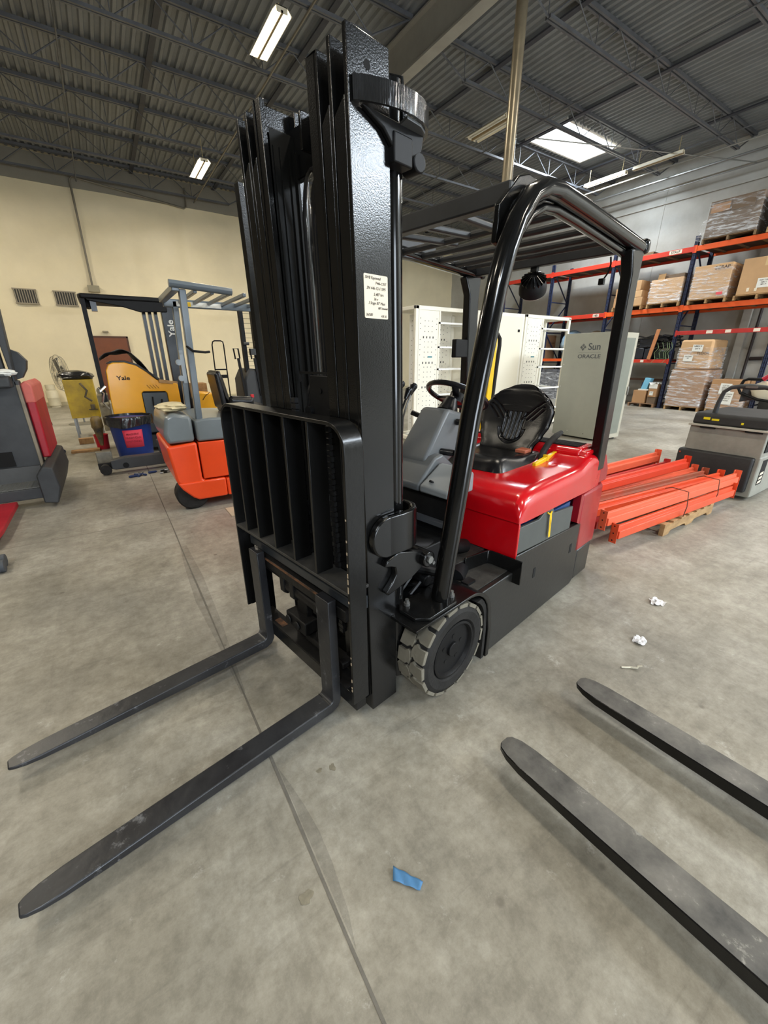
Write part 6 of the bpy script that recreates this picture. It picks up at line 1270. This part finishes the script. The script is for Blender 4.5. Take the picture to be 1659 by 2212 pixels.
# ---- white perforated shelving cabinets in a row
M_cab = mat('cabinet_cream_white', S(242, 239, 226), 0.38, var=0.03); M_cabw = mat('cabinet_white', S(244, 245, 243), 0.35, var=0.03)
M_hole = mat('punched_hole', (0.05, 0.05, 0.05), 0.8)
def perf(m, x0, w_, y, z0, z1, ydir=-1, axis='x'):
    z = z0; r = 0
    while z < z1:
        big = (r % 5 == 0)
        for k in range(4 if big else 3):
            q = x0 + w_ * ((0.26 + 0.16 * k) if big else (0.32 + 0.18 * k)); s = 0.010 if big else 0.006; h = 0.026 if big else 0.006
            if axis == 'x': m.box(q - s, q + s, y - 0.0012, y, z - h, z + 0.006)
            else: m.box(y - 0.0012, y, q - s, q + s, z - h, z + 0.006)
        if not big:
            for e in (0.1, 0.9):
                q = x0 + w_ * e
                if axis == 'x': m.box(q - 0.006, q + 0.006, y - 0.0012, y, z + 0.03, z + 0.042)
                else: m.box(y - 0.0012, y, q - 0.006, q + 0.006, z + 0.03, z + 0.042)
        z += 0.078; r += 1
    return m
def perf_cabinet(x0, x1, label, left_open):
    t = thing('perforated_cabinet', label, 'cabinet', (x0, 5.57, 0), group='row of white cabinets behind the steering wheel')
    W = x1 - x0; D = 0.62; P = W * 0.36
    f = MB()
    for (a, b) in ((0, 0.06), (W - 0.06, W)):
        f.box(a, b, 0, 0.05, 0.04, 2.17).box(a, b, D - 0.05, D, 0.04, 2.17)
    f.box(0, W, 0, 0.05, 2.11, 2.17).box(0, W, D - 0.05, D, 2.11, 2.17).box(0, 0.06, 0, D, 2.12, 2.17).box(W - 0.06, W, 0, D, 2.12, 2.17)
    f.box(0, W, 0, 0.05, 0.04, 0.10).box(0, W, D - 0.05, D, 0.04, 0.10).box(0, 0.06, 0, D, 0.04, 0.10).box(W - 0.06, W, 0, D, 0.04, 0.10)
    f.obj('frame', M_cab, t, bevel=0.003)
    p = MB().box(0.06, P, 0.008, 0.02, 0.10, 2.11).obj('perforated_panel', M_cab, t); perf(MB(), 0.06, P - 0.06, 0.0075, 0.16, 2.02).obj('punched_holes', M_hole, p)
    q = MB().box(W * 0.62, W - 0.06, D - 0.03, D - 0.02, 0.10, 2.11).obj('rear_perforated_panel', M_cab, t); perf(MB(), W * 0.62, W * 0.30, D - 0.031, 0.16, 2.0).obj('punched_holes', M_hole, q)
    MB().box(P, P + 0.035, 0.0, 0.04, 0.10, 2.11).obj('mullion', M_cab, t)
    for z in (0.35, 0.78, 1.20, 1.55, 1.92): MB().box(P, W - 0.06, 0.0, 0.03, z, z + 0.028).obj('cross_rail', M_cabw, t)
    for z in (0.35, 0.78, 1.20, 1.55, 1.92): MB().bar((W - 0.09, 0.03, z), (W - 0.09, D - 0.03, z + 0.02), 0.02, 0.025).obj('side_rail', M_cabw, t)
    MB().box(0.02, W - 0.02, 0.02, D - 0.02, 2.155, 2.165).obj('top_sheet', M_cab, t)
    if left_open:
        l_ = MB().box(0.30, 0.31, 0.20, D - 0.06, 0.12, 2.09).obj('inner_perforated_panel', M_cabw, t); perf(MB(), 0.20, D - 0.30, 0.299, 0.16, 2.0, axis='y').obj('punched_holes', M_hole, l_)
        MB().box(0.02, 0.06, D - 0.10, D - 0.04, 0.1, 2.11).obj('upright_channel', M_cabw, t)
    MB().box(0.06 + (P - .06) * 0.5, 0.06 + (P - .06) * 0.72, 0.004, 0.008, 1.40, 1.425).obj('teal_sticker', mat('teal', S(96, 150, 160), 0.5), t)
    for x, y in ((0.03, 0.03), (W - 0.03, 0.03), (0.03, D - 0.03), (W - 0.03, D - 0.03)): MB().cyl((x, y, 0), (x, y, 0.04), 0.022, n=10).obj('foot', M_blackmatte, t)
perf_cabinet(4.28, 5.62, 'open white perforated cabinet frame left of the guard tube', True)
t = thing('solid_cabinet', 'solid cream cabinet side with small black latch beside the yellow bar', 'cabinet', (5.64, 5.57, 0), group='row of white cabinets behind the steering wheel')
MB().box(0, 1.25, 0, 0.62, 0.04, 2.165).obj('carcass', M_cab, t, bevel=0.004); MB().box(0.04, 1.20, -0.004, 0.0, 0.10, 2.11).obj('door_panel', mat('cream_panel', S(240, 235, 216), 0.42), t, bevel=0.002); MB().box(1.08, 1.13, -0.012, -0.004, 1.85, 1.895).obj('latch', M_blackmatte, t)
for x, y in ((0.05, 0.05), (1.2, 0.05), (0.05, 0.57), (1.2, 0.57)): MB().cyl((x, y, 0), (x, y, 0.04), 0.022, n=10).obj('foot', M_blackmatte, t)
perf_cabinet(6.92, 8.36, 'open cream perforated cabinet frame nearest the logo cabinet', False)
# yellow ladder-like bar with black loop beside the seat
t = thing('yellow_pallet_jack', 'yellow upright with black loop handle standing behind the driver seat', 'pallet jack', (3.70, 3.42, 0))
MB().hexa([(-0.05, 0, 0.2), (0.05, 0, 0.2), (0.05, 0.05, 0.2), (-0.05, 0.05, 0.2), (0.055, 0, 1.60), (0.105, 0, 1.60), (0.105, 0.05, 1.60), (0.055, 0.05, 1.60)]).obj('yellow_plate', M_yellow, t)
MB().tube([(0.11, 0.02, 0.72), (0.14, 0.02, 1.20), (0.165, 0.02, 1.53), (0.16, 0.02, 1.60), (0.12, 0.02, 1.645), (0.07, 0.02, 1.64)], 0.022, n=10).obj('loop_handle', M_rubber, t)
MB().box(-0.25, 0.25, -0.1, 0.3, 0.03, 0.3).obj('hydraulic_base', M_yellow, t, bevel=0.02)

# ---- bundle of loose rack beams on a pallet
pallet(3.62, 1.27, 0.0, 0.98, 0.86, 'worn pallet under the bundle of loose orange rack beams')
M_lo = [mat('loose_orange_a', S(214, 78, 40), 0.4, var=0.06, vscale=5), mat('loose_orange_b', S(204, 60, 32), 0.4, var=0.08, vscale=5), mat('loose_orange_c', S(222, 98, 64), 0.45, var=0.06, vscale=5), mat('loose_red', S(184, 50, 46), 0.45, var=0.1, vscale=5), mat('loose_rusty', S(176, 70, 42), 0.5, base2=S(128, 84, 60), vscale=3)]
def loose_beam(x0, y0, z0, x1, y1, z1, m, label, roll=0.0, h=0.095, wd=0.05):
    p0, p1 = Vector((x0, y0, z0)), Vector((x1, y1, z1)); d = p1 - p0; Ln = d.length
    t = thing('rack_beam', label, 'rack beam', p0, 0, 'loose orange rack beams on the pallet')
    t.rotation_euler = (roll, -math.atan2(d.z, math.hypot(d.x, d.y)), math.atan2(d.y, d.x))
    MB().prism([(-wd / 2, 0), (-wd / 2, h * 0.66), (0, h * 0.66), (0, h), (wd / 2, h), (wd / 2, 0)], 'x', 0.03, Ln - 0.03).obj('beam', m, t, bevel=0.003)
    for x in (0.0, Ln - 0.035):
        c = MB().box(x, x + 0.035, wd / 2, wd / 2 + 0.006, -0.03, h + 0.03).box(x if x == 0 else x + 0.031, (x + 0.004) if x == 0 else x + 0.035, -wd / 2, wd / 2 + 0.006, -0.03, h + 0.03).obj('end_plate', m, t)
        hh = MB()
        for z in (-0.01, h * 0.5, h + 0.01): hh.cyl((x - 0.001 if x == 0 else x + 0.0345, 0.005, z), (x + 0.0045 if x == 0 else x + 0.0362, 0.005, z), 0.006, n=8)
        hh.obj('bolt_holes', MATS['deep_black'], c)
z1_, z2_, z3_ = 0.107, 0.212, 0.315
LB = [(2.98, 1.36, z1_, 5.02, 1.27, 0, 'near bottom rack beam of the bundle'), (3.02, 1.56, z1_, 5.06, 1.49, 3, 'second rack beam from the front in the bottom layer'), (3.0, 1.75, z1_, 5.08, 1.70, 4, 'third rack beam from the front in the bottom layer'), (3.05, 1.93, z1_, 5.10, 1.90, 1, 'fourth rack beam from the front in the bottom layer'), (3.1, 2.08, z1_, 5.0, 2.06, 3, 'rearmost rack beam in the bottom layer'),
      (2.90, 1.42, z2_, 5.14, 1.30, 2, 'near rack beam of the upper layer, tied with wire'), (2.96, 1.58, z2_, 5.02, 1.40, 0, 'slanting rack beam second from the front in the upper layer'), (3.0, 1.70, z2_, 4.98, 1.52, 4, 'brownish rack beam third from the front in the upper layer'), (3.0, 1.83, z2_, 5.05, 1.64, 2, 'pale orange rack beam in the middle of the upper layer'), (3.1, 1.99, z2_, 5.08, 1.92, 3, 'reddish rack beam near the back of the upper layer'), (3.15, 2.12, z2_, 5.12, 2.08, 1, 'rearmost rack beam in the upper layer'),
      (3.05, 1.76, z3_, 4.92, 1.68, 1, 'bright rack beam laid on top of the pile'), (3.2, 2.02, z3_, 5.0, 2.00, 2, 'rearmost rack beam laid on top of the pile')]
for x0, y0, zz, x1, y1, k, l in LB: loose_beam(x0, y0, zz, x1, y1, zz, M_lo[k], 'loose orange ' + l)
for x, lab in ((3.95, 'binding wire around the beam bundle near the middle'), (4.6, 'binding wire around the beam bundle near the grey truck')):
    tag(MB().tube([(x, 1.275, 0.10), (x - 0.01, 1.262, 0.20), (x + 0.01, 1.285, 0.325), (x + 0.03, 1.42, 0.328), (x + 0.05, 1.48, 0.30)], 0.004, n=5).obj('binding_wire', mat('rusty_wire', S(92, 54, 40), 0.6)), lab, 'wire')

# ================================================================ LITTER ON THE FLOOR
M_tissue = mat('white_tissue', S(236, 236, 236), 0.8)
def crumple(x, y, r, label, name='crumpled_paper', m=M_tissue, seed=1, flat=0.6):
    rd = random.Random(seed); mm = MB()
    for i in range(5):
        a = rd.uniform(0, 6.28); c = Vector((rd.uniform(-.5, .5) * r, rd.uniform(-.5, .5) * r, 0))
        def f(u, v, a=a, c=c, s=rd.uniform(0.6, 1.0), w0=rd.uniform(0, 6)):
            px = (u - 0.5) * 1.6 * r * s; py = (v - 0.5) * 1.0 * r * s
            z = r * flat * (0.45 + 0.30 * math.sin(5.1 * u + w0) * math.sin(4.3 * v + w0) + 0.2 * math.sin(13 * u + 2 * w0 + 3 * v))
            return (c.x + px * math.cos(a) - py * math.sin(a), c.y + px * math.sin(a) + py * math.cos(a), max(0.001, z))
        mm.surf(f, 7, 6)
    return tag(mm.obj(name, m, loc=(x, y, 0), smooth=False, solid=0.0006), label, 'paper')
crumple(2.54, 0.82, 0.045, 'crumpled white tissue on the floor, the one nearest the orange beams', seed=3)
crumple(2.07, 0.71, 0.036, 'crumpled white tissue on the floor, the one nearest the fork tips', seed=9)
m = MB(); m.tube([(1.80, 0.655, 0.004), (1.815, 0.64, 0.006), (1.835, 0.63, 0.004), (1.85, 0.605, 0.01), (1.86, 0.61, 0.012), (1.87, 0.595, 0.02)], 0.005, n=5)
tag(m.obj('paper_strip', mat('strip_tan', S(206, 200, 180), 0.7)), 'thin twisted pale strip of paper on the floor above the upper fork blade tip', 'paper')
def tape_f(u, v): return (0.425 + 0.05 * (u - 0.5) + 0.02 * v, 0.545 - 0.035 * (u - 0.5) * 2 + 0.028 * (v - 0.5) * (1 - 0.6 * u), 0.002 + 0.006 * abs(math.sin(7 * u + 2 * v)))
tag(MB().surf(tape_f, 10, 5).obj('blue_tape', mat('blue_tape', S(74, 124, 168), 0.6), solid=0.0006), 'crumpled scrap of blue tape on the floor in the foreground', 'tape')
def blob(x, y, r, m, label, seed):
    rd = random.Random(seed); ph = [rd.uniform(0, 6) for _ in range(4)]
    pts = [(r * (1 + 0.18 * math.sin(2 * a + ph[0]) + 0.14 * math.sin(3 * a + ph[1]) + 0.09 * math.sin(5 * a + ph[2]) + 0.05 * math.sin(9 * a + ph[3])) * math.cos(a), r * (1 + 0.18 * math.sin(2 * a + ph[0]) + 0.14 * math.sin(3 * a + ph[1]) + 0.09 * math.sin(5 * a + ph[2]) + 0.05 * math.sin(9 * a + ph[3])) * math.sin(a)) for a in [2 * PI * i / 40 for i in range(40)]]
    tag(MB().prism(pts, 'z', 0.0004, 0.0016).obj('floor_stain', m, loc=(x, y, 0), smooth=False), label, 'stain')
M_st = mat('glue_stain', S(126, 120, 104), 0.45, var=0.18, vscale=40)
blob(0.178, 0.668, 0.017, M_st, 'rounded grey-brown stain on the floor beside the joint line', 4)
blob(0.41, 0.97, 0.012, M_st, 'small dark oval stain on the floor between the joint and the right fork', 6)
blob(0.365, 0.985, 0.009, M_st, 'small dark ringed stain left of the oval stain', 8)

M_wet = mat('damp_mark', S(88, 88, 88), 0.35, var=0.1, vscale=20); M_wet.node_tree.nodes['Principled BSDF'].inputs['Alpha'].default_value = 0.07
wp = [(0.242, 0.50), (0.262, 0.58), (0.276, 0.70), (0.280, 0.80), (0.272, 0.90), (0.258, 1.0), (0.243, 1.08), (0.243, 0.8)]
tag(MB().prism(wp, 'z', 0.0002, 0.0006).obj('damp_mark', M_wet, smooth=False), 'long faint damp mark along the near stretch of the floor joint', 'stain')
wp = [(0.226, 1.5), (0.215, 1.9), (0.19, 2.4), (0.205, 2.9), (0.228, 3.3), (0.275, 3.3), (0.29, 2.7), (0.275, 2.1), (0.243, 1.5)]
tag(MB().prism(wp, 'z', 0.0002, 0.0006).obj('damp_mark', M_wet, smooth=False), 'long faint damp mark on the floor joint beyond the far fork', 'stain')
